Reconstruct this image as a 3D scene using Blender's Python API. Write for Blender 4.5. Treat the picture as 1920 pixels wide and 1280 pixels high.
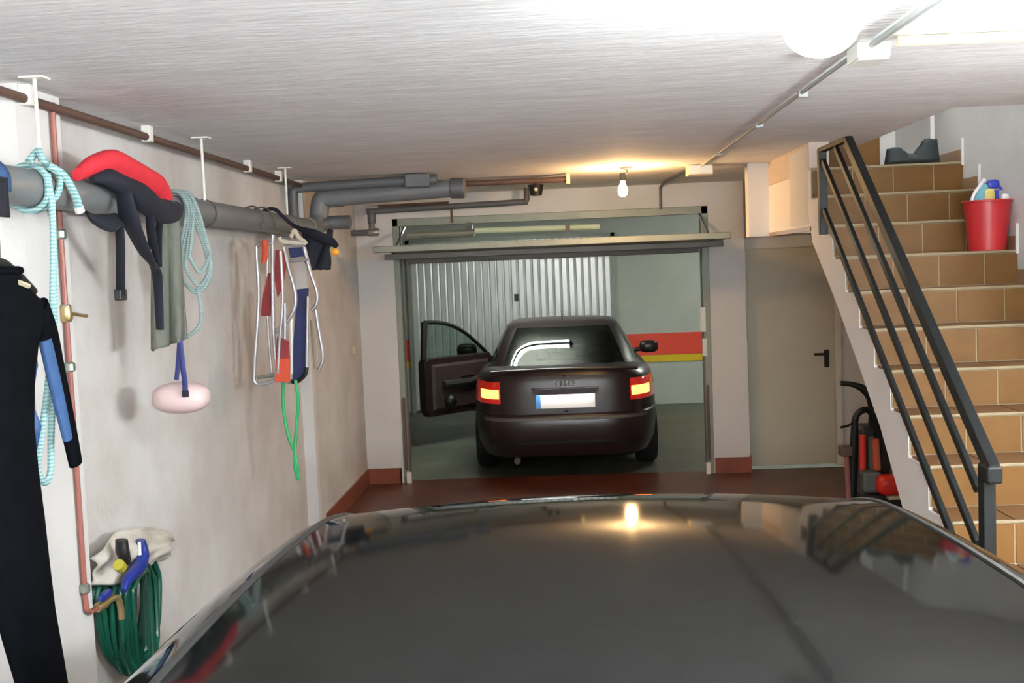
import bpy, bmesh, math, random
from mathutils import Vector, Matrix
random.seed(7)
for o in list(bpy.data.objects): bpy.data.objects.remove(o, do_unlink=True)
scene = bpy.context.scene
COL = scene.collection
PI = math.pi
# ------------------------------------------------------------------ camera
FPX, YAW, PITCH, ROLL, CH = 2035.0, .0447, .0675, .0401, 1.914
_F = Vector((-math.sin(YAW)*math.cos(PITCH), math.cos(YAW)*math.cos(PITCH), -math.sin(PITCH)))
_R0 = Vector((math.cos(YAW), math.sin(YAW), 0)); _U0 = _R0.cross(_F)
_R = _R0*math.cos(ROLL) - _U0*math.sin(ROLL); _U = _R0*math.sin(ROLL) + _U0*math.cos(ROLL)
_O = Vector((0, 0, CH))
cd = bpy.data.cameras.new('camera'); cam = bpy.data.objects.new('camera', cd); COL.objects.link(cam)
cd.sensor_width = 36; cd.lens = FPX/1920*36; cd.clip_start = .02; cd.clip_end = 100
M = Matrix((_R, _U, -_F)).transposed().to_4x4(); M.translation = _O
cam.matrix_world = M
scene.camera = cam
# ------------------------------------------------------------------ world, exposure
w = bpy.data.worlds.new('world'); scene.world = w; w.use_nodes = True
w.node_tree.nodes['Background'].inputs[0].default_value = (.55, .6, .62, 1)
w.node_tree.nodes['Background'].inputs[1].default_value = .05
vs = scene.view_settings
vs.view_transform = 'Standard'; vs.look = 'None'; vs.gamma = 1; vs.use_curve_mapping = False
vs.exposure = 1.3
TUBE_FILL, LAMP_VISIBLE, TUBE_CORRIDOR, BULB = 110.0, 85.0, 54.0, 215.0

def at(px, py, ax, v):
    """point of the place that lies on the plane ax = v in the direction measured in the photograph"""
    d = _F + _R*((px-960)/FPX) - _U*((py-640)/FPX)
    i = 'XYZ'.index(ax); t = (v-_O[i])/d[i]
    return _O + d*t
# ------------------------------------------------------------------ materials
def lin(c):
    return tuple(((x/255)/12.92 if x/255 <= .04045 else ((x/255+.055)/1.055)**2.4) for x in c) + (1,)
MATS = {}
def mat(name, rgb, rough=.6, metal=0., spec=.5, var=0., scale=8., rgb2=None, bump=0., bscale=60., coat=0., emit=None, estr=0., stretch=(1,1,1), trans=0., sheen=0.):
    m = bpy.data.materials.new(name); m.use_nodes = True; nt = m.node_tree; b = nt.nodes['Principled BSDF']
    c = lin(rgb)
    b.inputs['Base Color'].default_value = c; b.inputs['Roughness'].default_value = rough
    b.inputs['Metallic'].default_value = metal; b.inputs['Specular IOR Level'].default_value = spec
    b.inputs['Coat Weight'].default_value = coat; b.inputs['Coat Roughness'].default_value = .03
    b.inputs['Transmission Weight'].default_value = trans
    if sheen: b.inputs['Sheen Weight'].default_value = sheen
    tc = nt.nodes.new('ShaderNodeTexCoord'); mp = nt.nodes.new('ShaderNodeMapping'); mp.inputs['Scale'].default_value = stretch
    nt.links.new(tc.outputs['Object'], mp.inputs['Vector'])
    if var or rgb2:
        n = nt.nodes.new('ShaderNodeTexNoise'); n.inputs['Scale'].default_value = scale; n.inputs['Detail'].default_value = 6; n.inputs['Roughness'].default_value = .6
        nt.links.new(mp.outputs[0], n.inputs['Vector'])
        r = nt.nodes.new('ShaderNodeValToRGB'); r.color_ramp.elements[0].position = .32; r.color_ramp.elements[1].position = .68
        c2 = lin(rgb2) if rgb2 else tuple(min(1, x*(1+var)) for x in c[:3]) + (1,)
        c1 = c if rgb2 else tuple(x*(1-var) for x in c[:3]) + (1,)
        r.color_ramp.elements[0].color = c1; r.color_ramp.elements[1].color = c2
        nt.links.new(n.outputs['Fac'], r.inputs['Fac']); nt.links.new(r.outputs[0], b.inputs['Base Color'])
    if bump:
        n2 = nt.nodes.new('ShaderNodeTexNoise'); n2.inputs['Scale'].default_value = bscale; n2.inputs['Detail'].default_value = 5
        nt.links.new(mp.outputs[0], n2.inputs['Vector'])
        bp = nt.nodes.new('ShaderNodeBump'); bp.inputs['Strength'].default_value = bump; bp.inputs['Distance'].default_value = .02
        nt.links.new(n2.outputs['Fac'], bp.inputs['Height']); nt.links.new(bp.outputs[0], b.inputs['Normal'])
    if emit:
        b.inputs['Emission Color'].default_value = emit + (1,); b.inputs['Emission Strength'].default_value = estr
    MATS[name] = m; return m
def stripes(name, rgb1, rgb2, scale, rough=.8):
    m = mat(name, rgb1, rough); nt = m.node_tree; b = nt.nodes['Principled BSDF']
    tc = nt.nodes.new('ShaderNodeTexCoord'); wv = nt.nodes.new('ShaderNodeTexWave'); wv.inputs['Scale'].default_value = scale; wv.inputs['Distortion'].default_value = 3
    wv.bands_direction = 'Z'
    nt.links.new(tc.outputs['Object'], wv.inputs['Vector'])
    r = nt.nodes.new('ShaderNodeValToRGB'); r.color_ramp.elements[0].color = lin(rgb1); r.color_ramp.elements[1].color = lin(rgb2)
    nt.links.new(wv.outputs['Fac'], r.inputs['Fac']); nt.links.new(r.outputs[0], b.inputs['Base Color'])
    return m
def glassmat(name, tint, refl_tint=(1,1,1)):
    m = bpy.data.materials.new(name); m.use_nodes = True; nt = m.node_tree
    for n in list(nt.nodes): nt.nodes.remove(n)
    out = nt.nodes.new('ShaderNodeOutputMaterial'); mix = nt.nodes.new('ShaderNodeMixShader'); lw = nt.nodes.new('ShaderNodeLayerWeight'); lw.inputs[0].default_value = .5
    pw = nt.nodes.new('ShaderNodeMath'); pw.operation = 'POWER'; pw.inputs[1].default_value = 5; nt.links.new(lw.outputs['Facing'], pw.inputs[0])
    fr = nt.nodes.new('ShaderNodeMath'); fr.operation = 'MULTIPLY_ADD'; fr.inputs[1].default_value = .94; fr.inputs[2].default_value = .055; nt.links.new(pw.outputs[0], fr.inputs[0])
    t = nt.nodes.new('ShaderNodeBsdfTransparent'); t.inputs[0].default_value = lin(tint)
    g = nt.nodes.new('ShaderNodeBsdfGlossy'); g.inputs['Roughness'].default_value = .02
    nt.links.new(fr.outputs[0], mix.inputs[0]); nt.links.new(t.outputs[0], mix.inputs[1]); nt.links.new(g.outputs[0], mix.inputs[2]); nt.links.new(mix.outputs[0], out.inputs[0])
    MATS[name] = m; return m
mat('ceiling', (230,229,230), .85, rgb2=(246,246,247), scale=3.2, stretch=(1,4.5,1), bump=.22, bscale=9)
mat('wall', (206,205,204), .85, rgb2=(220,219,218), scale=2.2, bump=.12, bscale=40)
mat('wall_stained', (190,182,176), .88, rgb2=(222,220,218), scale=1.1, bump=.12, bscale=40)
mat('wall_white', (214,211,208), .8, var=.03, scale=3, bump=.08, bscale=40)
mat('corridor_wall', (176,178,170), .8, var=.05, scale=2)
mat('stripe_red', (222,70,48), .6); mat('stripe_yellow', (214,180,20), .6)
mat('floor', (72,34,20), .3, spec=.16, rgb2=(90,44,28), scale=3, bump=.03)
mat('floor_corridor', (72,74,62), .5, rgb2=(96,98,84), scale=1.4)
mat('base_tile', (128,62,40), .35, var=.15, scale=6)
mat('pvc', (112,113,114), .42, var=.05, scale=5)
mat('pvc_dark', (92,92,94), .45, var=.06, scale=5)
mat('iron_brown', (86,62,52), .55, var=.12, scale=20)
mat('copper', (146,88,78), .45, var=.1, scale=20)
mat('white_plastic', (226,224,216), .4); mat('cream_plastic', (196,186,156), .45)
mat('steel', (150,156,146), .38, metal=.75, var=.12, scale=3, stretch=(1,1,6))
mat('steel_frame', (138,142,130), .5, metal=.3, var=.08, scale=5)
mat('steel_dark', (84,80,74), .5, metal=.3, var=.1, scale=6)
mat('door_white', (206,208,206), .24, metal=.12, var=.03, scale=6)
mat('door_beige', (192,186,168), .55, var=.04, scale=3)
mat('door_frame', (214,210,204), .6)
mat('black_metal', (17,20,20), .5, spec=.3, var=.1, scale=10)
mat('black_plastic', (22,22,22), .5); mat('rubber', (16,16,16), .8)
mat('tile_riser', (112,78,36), .5, spec=.25, rgb2=(104,70,30), scale=7, bump=.02)
mat('tile_tread', (112,78,46), .38, var=.08, scale=6)
mat('grout', (146,130,102), .8)
mat('stair_white', (232,226,222), .8, var=.03, scale=3)
mat('stair_bulb_tint', (206,190,176), .8, var=.03, scale=3)  # warm light of the bulb put into the plaster colour
mat('skirting', (150,120,92), .4, var=.08)
mat('paint_black', (9,11,10), .06, spec=.18)
mat('paint_dark', (40,28,29), .3, spec=.4)
mat('trim_black', (12,12,12), .45); mat('chrome', (215,215,215), .12, metal=1)
glassmat('glass', (96,104,98)); glassmat('glass_clear', (190,205,200))
mat('cabin_fabric', (42,38,38), .9, var=.2, scale=30)
mat('door_card', (52,36,34), .6, var=.15, scale=14)
mat('plate_white', (250,250,250), .4); mat('plate_blue', (70,150,226), .4)
mat('tail_red', (170,14,10), .15, coat=1, emit=(1,.03,.015), estr=.10)
mat('tail_lit', (255,150,60), .3, emit=(1,.27,.05), estr=2.4)
mat('plate_lamp', (255,255,255), .3, emit=(1,.97,.92), estr=14)
mat('bulb', (255,220,160), .3, emit=(1,.60,.25), estr=BULB)
mat('tube', (255,255,255), .3, emit=(.92,.98,1), estr=TUBE_FILL)
mat('lamp_visible', (255,255,255), .3, emit=(.9,1,.99), estr=LAMP_VISIBLE)
mat('tube_corridor', (255,255,255), .3, emit=(.93,1,.93), estr=TUBE_CORRIDOR)
mat('fill_upstairs', (255,255,255), .3, emit=(.96,1,.98), estr=38)
mat('fill_near', (255,255,255), .3, emit=(.92,.98,1), estr=TUBE_FILL*2.9)
mat('fill_over', (255,255,255), .3, emit=(.92,.98,1), estr=TUBE_FILL*.55)
mat('fill_side', (255,255,255), .3, emit=(.92,.98,1), estr=TUBE_FILL*1.7)
mat('conduit', (160,162,160), .6)
mat('lamp_dim', (206,224,196), .3)
mat('neoprene', (7,9,13), .85, spec=.05, var=.25, scale=20, bump=.1, bscale=30)
mat('neoprene_blue', (46,78,122), .7, var=.08, scale=20)
mat('navy', (13,15,30), .85, var=.15, scale=20); mat('red_cloth', (206,40,54), .75, var=.08, scale=20)
mat('grey_cloth', (86,88,80), .9, rgb2=(108,110,100), scale=14, stretch=(8,8,.6))
mat('orange_red', (196,72,44), .75, var=.12, scale=14); mat('dark_red', (134,44,46), .8, var=.12, scale=14)
mat('alu', (172,168,170), .35, metal=.5)
mat('navy_chair', (36,42,84), .8, var=.12, scale=20)
mat('buoy', (212,186,184), .45); mat('blue_web', (40,44,100), .7)
stripes('rope_teal', (104,164,166), (182,204,202), 26); stripes('rope_grey', (122,142,140), (150,166,162), 30)
mat('rope_green', (44,164,98), .6); mat('rope_tan', (196,184,166), .9)
mat('hose', (10,60,48), .3, rgb2=(16,84,66), scale=5)
mat('hose_yellow', (168,160,54), .5)
mat('bag', (176,168,156), .85, rgb2=(202,196,184), scale=9, bump=.3, bscale=14)
mat('gun_blue', (26,44,124), .35); mat('brass', (190,170,120), .3, metal=.8)
mat('bucket', (186,40,44), .35); mat('bottle_white', (232,230,228), .35); mat('bottle_blue', (48,62,170), .35)
mat('cloth_teal', (120,180,196), .8); mat('cloth_yellow', (214,198,112), .8)
mat('machine_red', (212,44,30), .4); mat('machine_orange', (196,92,58), .45); mat('machine_grey', (104,106,100), .5)
mat('shoe', (38,46,48), .6, var=.2, scale=12); mat('orange_badge', (236,160,40), .6)
# ------------------------------------------------------------------ mesh builder
def smooth_path(pts, n=8, closed=False):
    P = [Vector(p) for p in pts]; out = []
    N = len(P); rng = range(N if closed else N-1)
    for i in rng:
        p0 = P[(i-1) % N] if closed or i > 0 else P[0]*2-P[1]
        p1 = P[i]; p2 = P[(i+1) % N]
        p3 = P[(i+2) % N] if closed or i+2 < N else P[-1]*2-P[-2]
        for k in range(n):
            t = k/n
            out.append(.5*((2*p1)+(p2-p0)*t+(2*p0-5*p1+4*p2-p3)*t*t+(3*p1-p0-3*p2+p3)*t**3))
    if not closed: out.append(P[-1])
    return out
class MB:
    def __init__(s): s.v = []; s.f = []
    def add(s, vs, fs):
        k = len(s.v); s.v += [tuple(v) for v in vs]; s.f += [tuple(i+k for i in f) for f in fs]; return s
    def box(s, x0, x1, y0, y1, z0, z1):
        return s.add([(x0,y0,z0),(x1,y0,z0),(x1,y1,z0),(x0,y1,z0),(x0,y0,z1),(x1,y0,z1),(x1,y1,z1),(x0,y1,z1)],
                     [(0,3,2,1),(4,5,6,7),(0,1,5,4),(1,2,6,5),(2,3,7,6),(3,0,4,7)])
    def bar(s, a, b, w, h, up=(0,0,1)):
        a = Vector(a); b = Vector(b); d = (b-a).normalized(); u = Vector(up); sd = d.cross(u)
        if sd.length < 1e-4: sd = d.cross(Vector((1,0,0)))
        sd.normalize(); u = sd.cross(d).normalized(); sd = sd*w/2; u = u*h/2
        vs = [a-sd-u, a+sd-u, a+sd+u, a-sd+u, b-sd-u, b+sd-u, b+sd+u, b-sd+u]
        return s.add(vs, [(0,1,2,3),(7,6,5,4),(0,4,5,1),(1,5,6,2),(2,6,7,3),(3,7,4,0)])
    def prism(s, poly, axis, a, b):
        """poly: 2-D points in the other two axes (cyclic order), extruded along axis a..b"""
        def P(p, t):
            return {'X': (t, p[0], p[1]), 'Y': (p[0], t, p[1]), 'Z': (p[0], p[1], t)}[axis]
        n = len(poly)
        return s.add([P(p,a) for p in poly]+[P(p,b) for p in poly],
                     [tuple(range(n))[::-1], tuple(range(n,2*n))]+[(i,(i+1)%n,(i+1)%n+n,i+n) for i in range(n)])
    def tube(s, pts, r, n=10, closed=False, flat=1., caps=True, up=None):
        P = [Vector(p) for p in pts]; N = len(P); rs = r if isinstance(r, (list, tuple)) else [r]*N
        if len(rs) != N: rs = [rs[min(len(rs)-1, int(i*(len(rs)-1)/(N-1)+.0))]+(rs[min(len(rs)-1, int(i*(len(rs)-1)/(N-1))+1)]-rs[min(len(rs)-1, int(i*(len(rs)-1)/(N-1)))])*((i*(len(rs)-1)/(N-1)) % 1) for i in range(N)]
        base = len(s.v); prev = None; vs = []
        for i in range(N):
            t = (P[(i+1) % N]-P[i-1]) if closed else (P[min(i+1,N-1)]-P[max(i-1,0)])
            if t.length < 1e-9: t = Vector((0,0,1))
            t.normalize()
            if up is not None: u = Vector(up); u = u-t*u.dot(t)
            elif prev is None: u = t.orthogonal()
            else: u = prev-t*prev.dot(t)
            if u.length < 1e-6: u = t.orthogonal()
            u.normalize(); prev = u; v = t.cross(u)
            for k in range(n):
                a = 2*PI*k/n; vs.append(P[i]+(u*math.cos(a)*flat+v*math.sin(a))*rs[i])
        fs = []
        for i in range(N if closed else N-1):
            j = (i+1) % N
            for k in range(n): fs.append((i*n+k, i*n+(k+1)%n, j*n+(k+1)%n, j*n+k))
        if not closed and caps: fs += [tuple(range(n))[::-1], tuple((N-1)*n+k for k in range(n))]
        return s.add(vs, fs)
    def lathe(s, prof, c, axis='Z', n=24, a0=0, a1=2*PI):
        """prof: (radius, height) list"""
        c = Vector(c); vs = []; full = abs(a1-a0-2*PI) < 1e-6; m = n if full else n+1
        for r, h in prof:
            for k in range(m):
                a = a0+(a1-a0)*k/n; x, y = r*math.cos(a), r*math.sin(a)
                vs.append(c+Vector({'Z': (x,y,h), 'Y': (x,h,y), 'X': (h,x,y)}[axis]))
        fs = []
        for i in range(len(prof)-1):
            for k in range(n if full else n):
                k2 = (k+1) % m; fs.append((i*m+k, i*m+k2, (i+1)*m+k2, (i+1)*m+k))
        if full:
            if prof[0][0] > 1e-6: fs.append(tuple(range(m))[::-1])
            if prof[-1][0] > 1e-6: fs.append(tuple((len(prof)-1)*m+k for k in range(m)))
        return s.add(vs, fs)
    def grid(s, fn, nu, nv, wrap=False):
        vs = [fn(i/nu, j/nv) for i in range(nu+1) for j in range(nv+1)]
        return s.add(vs, [(i*(nv+1)+j, (i+1)*(nv+1)+j, (i+1)*(nv+1)+j+1, i*(nv+1)+j+1) for i in range(nu) for j in range(nv)])
    def ell(s, c, r, nu=20, nv=12, p=1.):
        def sg(x, e): return math.copysign(abs(x)**e, x)
        def fn(u, v):
            a = 2*PI*u; b = PI*(v-.5)
            return (c[0]+r[0]*sg(math.cos(b),p)*sg(math.cos(a),p), c[1]+r[1]*sg(math.cos(b),p)*sg(math.sin(a),p), c[2]+r[2]*sg(math.sin(b),p))
        return s.grid(fn, nu, nv)
    def build(s, name, material, parent=None, smooth=False, bevel=0., solid=0., angle=35):
        org = ORG.get(parent, Vector((0,0,0))) if parent else Vector((0,0,0))
        me = bpy.data.meshes.new(name); me.from_pydata([Vector(v)-org for v in s.v], [], s.f)
        bm = bmesh.new(); bm.from_mesh(me); bmesh.ops.remove_doubles(bm, verts=bm.verts, dist=1e-5)
        if not solid: bmesh.ops.recalc_face_normals(bm, faces=bm.faces)
        bm.to_mesh(me); bm.free()
        o = bpy.data.objects.new(name, me); COL.objects.link(o)
        me.materials.append(MATS[material] if isinstance(material, str) else material)
        if smooth:
            for p in me.polygons: p.use_smooth = True
            try: me.set_sharp_from_angle(angle=math.radians(angle))
            except Exception: pass
        if solid:
            md = o.modifiers.new('solid', 'SOLIDIFY'); md.thickness = solid; md.offset = 0
        if bevel:
            md = o.modifiers.new('bevel', 'BEVEL'); md.width = bevel; md.segments = 2; md.limit_method = 'ANGLE'
        if parent: o.parent = parent; ORG[o] = org
        return o
ORG = {}
def thing(name, label, cat, loc=(0,0,0), group=None, local=False):
    o = bpy.data.objects.new(name, None); COL.objects.link(o); o.location = loc; o.empty_display_size = .1
    o['label'] = label; o['category'] = cat
    if group: o['group'] = group
    ORG[o] = Vector((0,0,0)) if local else Vector(loc)
    return o
def tag(o, label, cat, group=None):
    o['label'] = label; o['category'] = cat
    if group: o['group'] = group
    return o
def struct(o, label=None):
    o['kind'] = 'structure'
    if label: o['label'] = label
    return o
def B(name, m, parent, *b, **k):
    return MB().box(*b).build(name, m, parent, **k)
def T(name, m, parent, pts, r, **k):
    nb = {q: k.pop(q) for q in ('n','closed','flat','up') if q in k}
    sm = k.pop('sm', 6)
    p = smooth_path(pts, sm, nb.get('closed', False)) if sm else [Vector(q) for q in pts]
    return MB().tube(p, r, **nb).build(name, m, parent, smooth=True, **k)
# ------------------------------------------------------------------ the setting
CZ = 2.60; D = 9.74; DD = 9.98; XL = 1.5475; XR = 2.46
ST, SH, SD0, SZ0 = .256, .1802, 4.651, .8223           # stair tread, rise, riser plane 0, tread height 0
CGZ = -.07                                              # corridor ground
struct(B('floor', 'floor', None, -2.1, 3.2, -2.2, 9.86, -.25, 0), 'dark red-brown glossy painted garage floor')
struct(B('floor_corridor', 'floor_corridor', None, -6, 6, 9.86, 15.6, -.3, CGZ), 'grey concrete floor of the passage beyond the garage opening')
EX, EY = 1.93, 5.385
m = MB().box(-2.1, EX, -2.2, D+.3, CZ, CZ+.25).box(EX, 3.2, -2.2, EY, CZ, CZ+.25).box(EX, 3.2, 8.05, D+.3, CZ, CZ+.25)
struct(m.build('ceiling', 'ceiling'), 'white rough-plastered ceiling with brush marks')
struct(B('ceiling_stairwell', 'wall', None, 1.4, 3.2, 4.5, 8.3, 4.3, 4.4), 'ceiling high above the stairwell')
struct(B('ceiling_corridor', 'corridor_wall', None, -6, 6, D+.3, 15.6, 2.70, 2.85), 'ceiling of the passage beyond the garage opening')
wl = struct(B('wall_left', 'wall_stained', None, -2.1, -1.88, -2.2, D+.3, 0, CZ), 'stained whitewashed left wall')
B('pilaster', 'wall_white', wl, -1.89, -1.80, 3.62, 3.95, 0, CZ)
B('pilaster', 'wall_white', wl, -1.89, -1.798, 7.72, 7.80, 0, CZ)
B('thick_section', 'wall_stained', wl, -1.89, -1.80, 7.80, D, 0, CZ)
wb = struct(B('wall_back', 'wall_white', None, -1.95, -1.47, D, D+.3, 0, CZ), 'white back wall around the wide garage opening')
B('lintel', 'wall_white', wb, -1.47, 1.345, D, D+.3, 2.395, CZ)
B('column', 'wall_white', wb, 1.345, 1.66, D, D+.3, 0, CZ)
B('door_wall', 'wall_white', wb, 1.66, 1.70, DD, D+.3, 0, CZ)
B('door_wall', 'wall_white', wb, 1.70, 2.49, DD, D+.3, 2.005, CZ)
B('door_wall', 'wall_white', wb, 2.49, 3.2, DD, D+.3, 0, CZ)
B('door_wall', 'wall_white', wb, 1.60, 3.2, DD-.03, D+.3, 2.2, CZ)
struct(B('wall_behind', 'wall', None, -2.1, 3.2, -2.3, -2.2, 0, CZ), 'wall behind the photographed end of the garage')
wr = struct(B('wall_right', 'wall', None, XR, XR+.15, 4.55, 8.2, 0, 4.4), 'grey-white wall along the right side of the stairs')
B('lower_section', 'wall', wr, 3.0, 3.2, -2.2, 4.6, 0, CZ)
B('return_section', 'wall', wr, XR+.02, 3.2, 4.50, 4.60, 0, CZ)
B('rear_section', 'wall', wr, 3.0, 3.2, 8.0, D+.3, 0, CZ)
ws = struct(B('wall_stairwell', 'wall_white', None, 1.4, XR+.1, 8.0, 8.12, 2.07, 4.4), 'white wall behind the stair landing')
B('left_section', 'wall', ws, EX-.15, EX, EY-.02, 8.0, CZ+.25, 4.4)
B('front_section', 'wall', ws, EX-.15, 3.2, EY-.14, EY, CZ+.25, 4.4)
wc = struct(B('wall_corridor', 'corridor_wall', None, -6, 6, 15.2, 15.5, -.3, 2.8), 'grey passage wall with red and yellow painted bands')
B('red_band', 'stripe_red', wc, .80, 6, 15.185, 15.21, .625, .925)
B('yellow_band', 'stripe_yellow', wc, .80, 6, 15.185, 15.21, .527, .622)
B('red_band', 'stripe_red', wc, -6, -2.10, 15.185, 15.21, .665, .965)
B('yellow_band', 'stripe_yellow', wc, -6, -2.10, 15.185, 15.21, .567, .662)
B('end_section', 'corridor_wall', wc, -6.1, -5.9, 9.9, 15.5, -.3, 2.8)
B('end_section', 'corridor_wall', wc, 5.9, 6.1, 9.9, 15.5, -.3, 2.8)
B('near_section', 'corridor_wall', wc, -6, -1.9, D+.1, D+.3, -.3, 2.8)
B('near_section', 'corridor_wall', wc, 3.0, 6, D+.1, D+.3, -.3, 2.8)
# baseboards
bl = struct(B('baseboard_left', 'base_tile', None, -1.80, -1.785, 7.95, D, 0, .14), 'dark red tile baseboard along the left wall')
bb = struct(B('baseboard_back', 'base_tile', None, -1.80, -1.49, D-.014, D, 0, .14), 'red-brown tile baseboard at the foot of the columns')
B('tile', 'base_tile', bb, -1.50, -1.488, D-.014, D+.1, 0, .14)
B('tile', 'base_tile', bb, 1.35, 1.672, D-.014, D, 0, .14)
B('tile', 'base_tile', bb, 1.660, 1.674, D-.012, DD-.03, 0, .15)
# beige door
d1 = struct(thing('door_1', 'plain beige metal door with black lever handle under the stairs', 'door', (2.1, DD, 0)))
del d1['category']
B('leaf', 'door_beige', d1, 1.702, 2.488, DD-.02, DD+.03, .012, 2.0, bevel=.004)
B('frame', 'door_frame', d1, 2.488, 2.545, DD-.035, DD+.03, 0, 2.03)
B('frame', 'door_frame', d1, 1.672, 1.702, DD-.03, DD+.03, 0, 2.03)
B('frame', 'door_frame', d1, 1.672, 2.545, DD-.03, DD+.03, 2.0, 2.035)
hp = B('handle_plate', 'black_plastic', d1, 2.39, 2.435, DD-.032, DD-.018, .90, 1.06, bevel=.006)
T('handle_lever', 'black_plastic', hp, [(2.41,DD-.02,1.025),(2.41,DD-.07,1.025),(2.39,DD-.08,1.025),(2.29,DD-.08,1.025)], .012, n=8, sm=0)
# ------------------------------------------------------------------ garage opening frame + up-and-over door + passage door
gf = thing('garage_door_frame', 'grey steel frame lining the wide garage opening', 'door frame', (-1.4, D, 0))
B('jamb', 'steel_frame', gf, -1.47, -1.42, D+.0, D+.08, 0, 2.395, bevel=.004)
B('jamb', 'steel_frame', gf, 1.285, 1.345, D+.0, D+.08, 0, 2.395, bevel=.004)
B('header', 'steel_frame', gf, -1.47, 1.345, D+.0, D+.06, 2.325, 2.395, bevel=.004)
B('channel', 'steel_dark', gf, -1.42, -1.405, D+.05, D+.07, 0, 2.35)
B('channel', 'steel_dark', gf, 1.272, 1.285, D+.05, D+.07, 0, 2.35)
B('lower_cover', 'iron_brown', gf, -1.455, -1.425, D-.02, D, .12, .78)
B('lower_cover', 'iron_brown', gf, 1.288, 1.312, D-.02, D, .12, .80)
B('foot_plate', 'white_plastic', gf, -1.44, -1.40, D-.03, D, 0, .10)
B('foot_plate', 'white_plastic', gf, 1.268, 1.305, D-.03, D, 0, .10)
B('lock_box', 'white_plastic', gf, 1.25, 1.30, D-.025, D, 1.28, 1.50, bevel=.004)
B('lock_box', 'white_plastic', gf, 1.265, 1.305, D-.025, D, 1.06, 1.22, bevel=.004)
gd = thing('up_and_over_door', 'grey steel garage door swung up overhead in the opening', 'garage door', (0, 8.9, 2.05))
def zpan(y): return 2.085-.036*(y-8.75)
m = MB().add([(-1.37,8.75,zpan(8.75)),(1.37,8.75,zpan(8.75)),(1.37,10.12,zpan(10.12)),(-1.37,10.12,zpan(10.12)),
              (-1.37,8.75,zpan(8.75)+.04),(1.37,8.75,zpan(8.75)+.04),(1.37,10.12,zpan(10.12)+.04),(-1.37,10.12,zpan(10.12)+.04)],
             [(0,3,2,1),(4,5,6,7),(0,1,5,4),(1,2,6,5),(2,3,7,6),(3,0,4,7)])
m.build('panel', 'steel_frame', gd)
B('edge_rail', 'steel_frame', gd, -1.475, 1.375, 8.68, 8.76, 2.078, 2.130, bevel=.006)
B('lower_rail', 'steel_dark', gd, -1.41, 1.34, 8.84, 8.92, 2.02, 2.066, bevel=.004)
B('cross_rail', 'steel_dark', gd, -1.33, 1.24, 9.6, 9.68, 1.985, 2.05, bevel=.004)
for x in (-1.36, 1.27):
    MB().bar((x, 8.95, 2.05), (x, 9.78, 2.33), .03, .012, up=(1,0,0)).build('arm', 'steel_dark', gd)
T('overhead_bar', 'lamp_dim', gd, [(-.72,9.62,2.255),(.38,9.62,2.245)], .026, n=10, sm=0)  # pale bar standing in for the passage lamp's housing
T('overhead_bar', 'steel_frame', gd, [(-1.32,9.62,2.235),(-.72,9.62,2.235)], .034, n=10, sm=0)
B('bracket', 'steel_dark', gd, -.80, -.74, 9.59, 9.65, 2.20, 2.33)
B('bracket', 'steel_dark', gd, .08, .12, 9.59, 9.65, 2.20, 2.29)
pd = thing('passage_garage_door', 'white ribbed metal garage door across the passage behind the car', 'garage door', (-.65, 15.15, CGZ))
x0, x1 = -2.06, .745
nr = 28; wd = (x1-x0)/nr
for i in range(nr):
    xa = x0+i*wd
    pr = [(xa,15.152),(xa+.004,15.150),(xa+.014,15.142),(xa+wd-.026,15.142),(xa+wd-.016,15.150),(xa+wd,15.152),(xa+wd,15.19),(xa,15.19)]
    MB().prism(pr, 'Z', CGZ+.03, 2.3).build('rib_panel', 'door_white', pd)
B('frame_post', 'steel_frame', pd, x0-.05, x0, 15.10, 15.19, CGZ, 2.35)
B('frame_post', 'steel_frame', pd, x1, x1+.05, 15.10, 15.19, CGZ, 2.35)
B('frame_head', 'steel_frame', pd, x0-.05, x1+.05, 15.10, 15.19, 2.3, 2.35)
B('handle', 'black_plastic', pd, -.62, -.56, 15.10, 15.14, 1.45, 1.55)
# ------------------------------------------------------------------ staircase
sc = thing('staircase', 'staircase with orange-tan tiled steps and white plastered side', 'staircase', (2.0, 3.4, 0))
NLO, NTOP = -5, 9
def ry(k): return SD0+k*ST            # riser plane between tread k and tread k+1
def tz(k): return SZ0+k*SH
# white side: notched polygon in the X = XL plane
poly = []
for k in range(NLO, NTOP):
    zlow = max(0., tz(k)) if k > NLO else 0.
    poly.append((ry(k)+.008, zlow-.012 if zlow > 0 else 0)); poly.append((ry(k)+.008, tz(k+1)-.012))
low = [at(px, py, 'X', XL) for px, py in ((1523,453),(1566,562),(1616,701),(1650,799),(1692,950))]
poly += [(8.0, tz(NTOP)-.012), (8.0, 2.085), (6.70, 2.055)] + [(p.y, p.z) for p in low] + [(3.9, 0.)]
def zlow(y):
    q = sorted([(p.y, p.z) for p in low] + [(3.9, 0.), (6.70, 2.055), (8.1, 2.1)])
    for (a, za), (b, zb) in zip(q, q[1:]):
        if a <= y <= b: return za+(zb-za)*(y-a)/(b-a)
    return 0.
poly = [(ry(NLO)+.008, 0)] + [p for p in poly[1:]]
MB().prism(poly, 'X', XL, XL+.12).build('side_stringer', 'stair_white', sc)
m = MB()
for k in range(NLO, NTOP):
    y0 = ry(k)+.012; zt = tz(k+1)-.014
    zb = min(zt-.06, max(0., zlow(ry(k+1))+.01))
    m.box(XL+.1, XR, y0, ry(k+1)+.012 if k < NTOP-1 else 8.0, zb if k < NTOP-1 else 2.1, zt)
m.build('steps_core', 'stair_white', sc)
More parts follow.
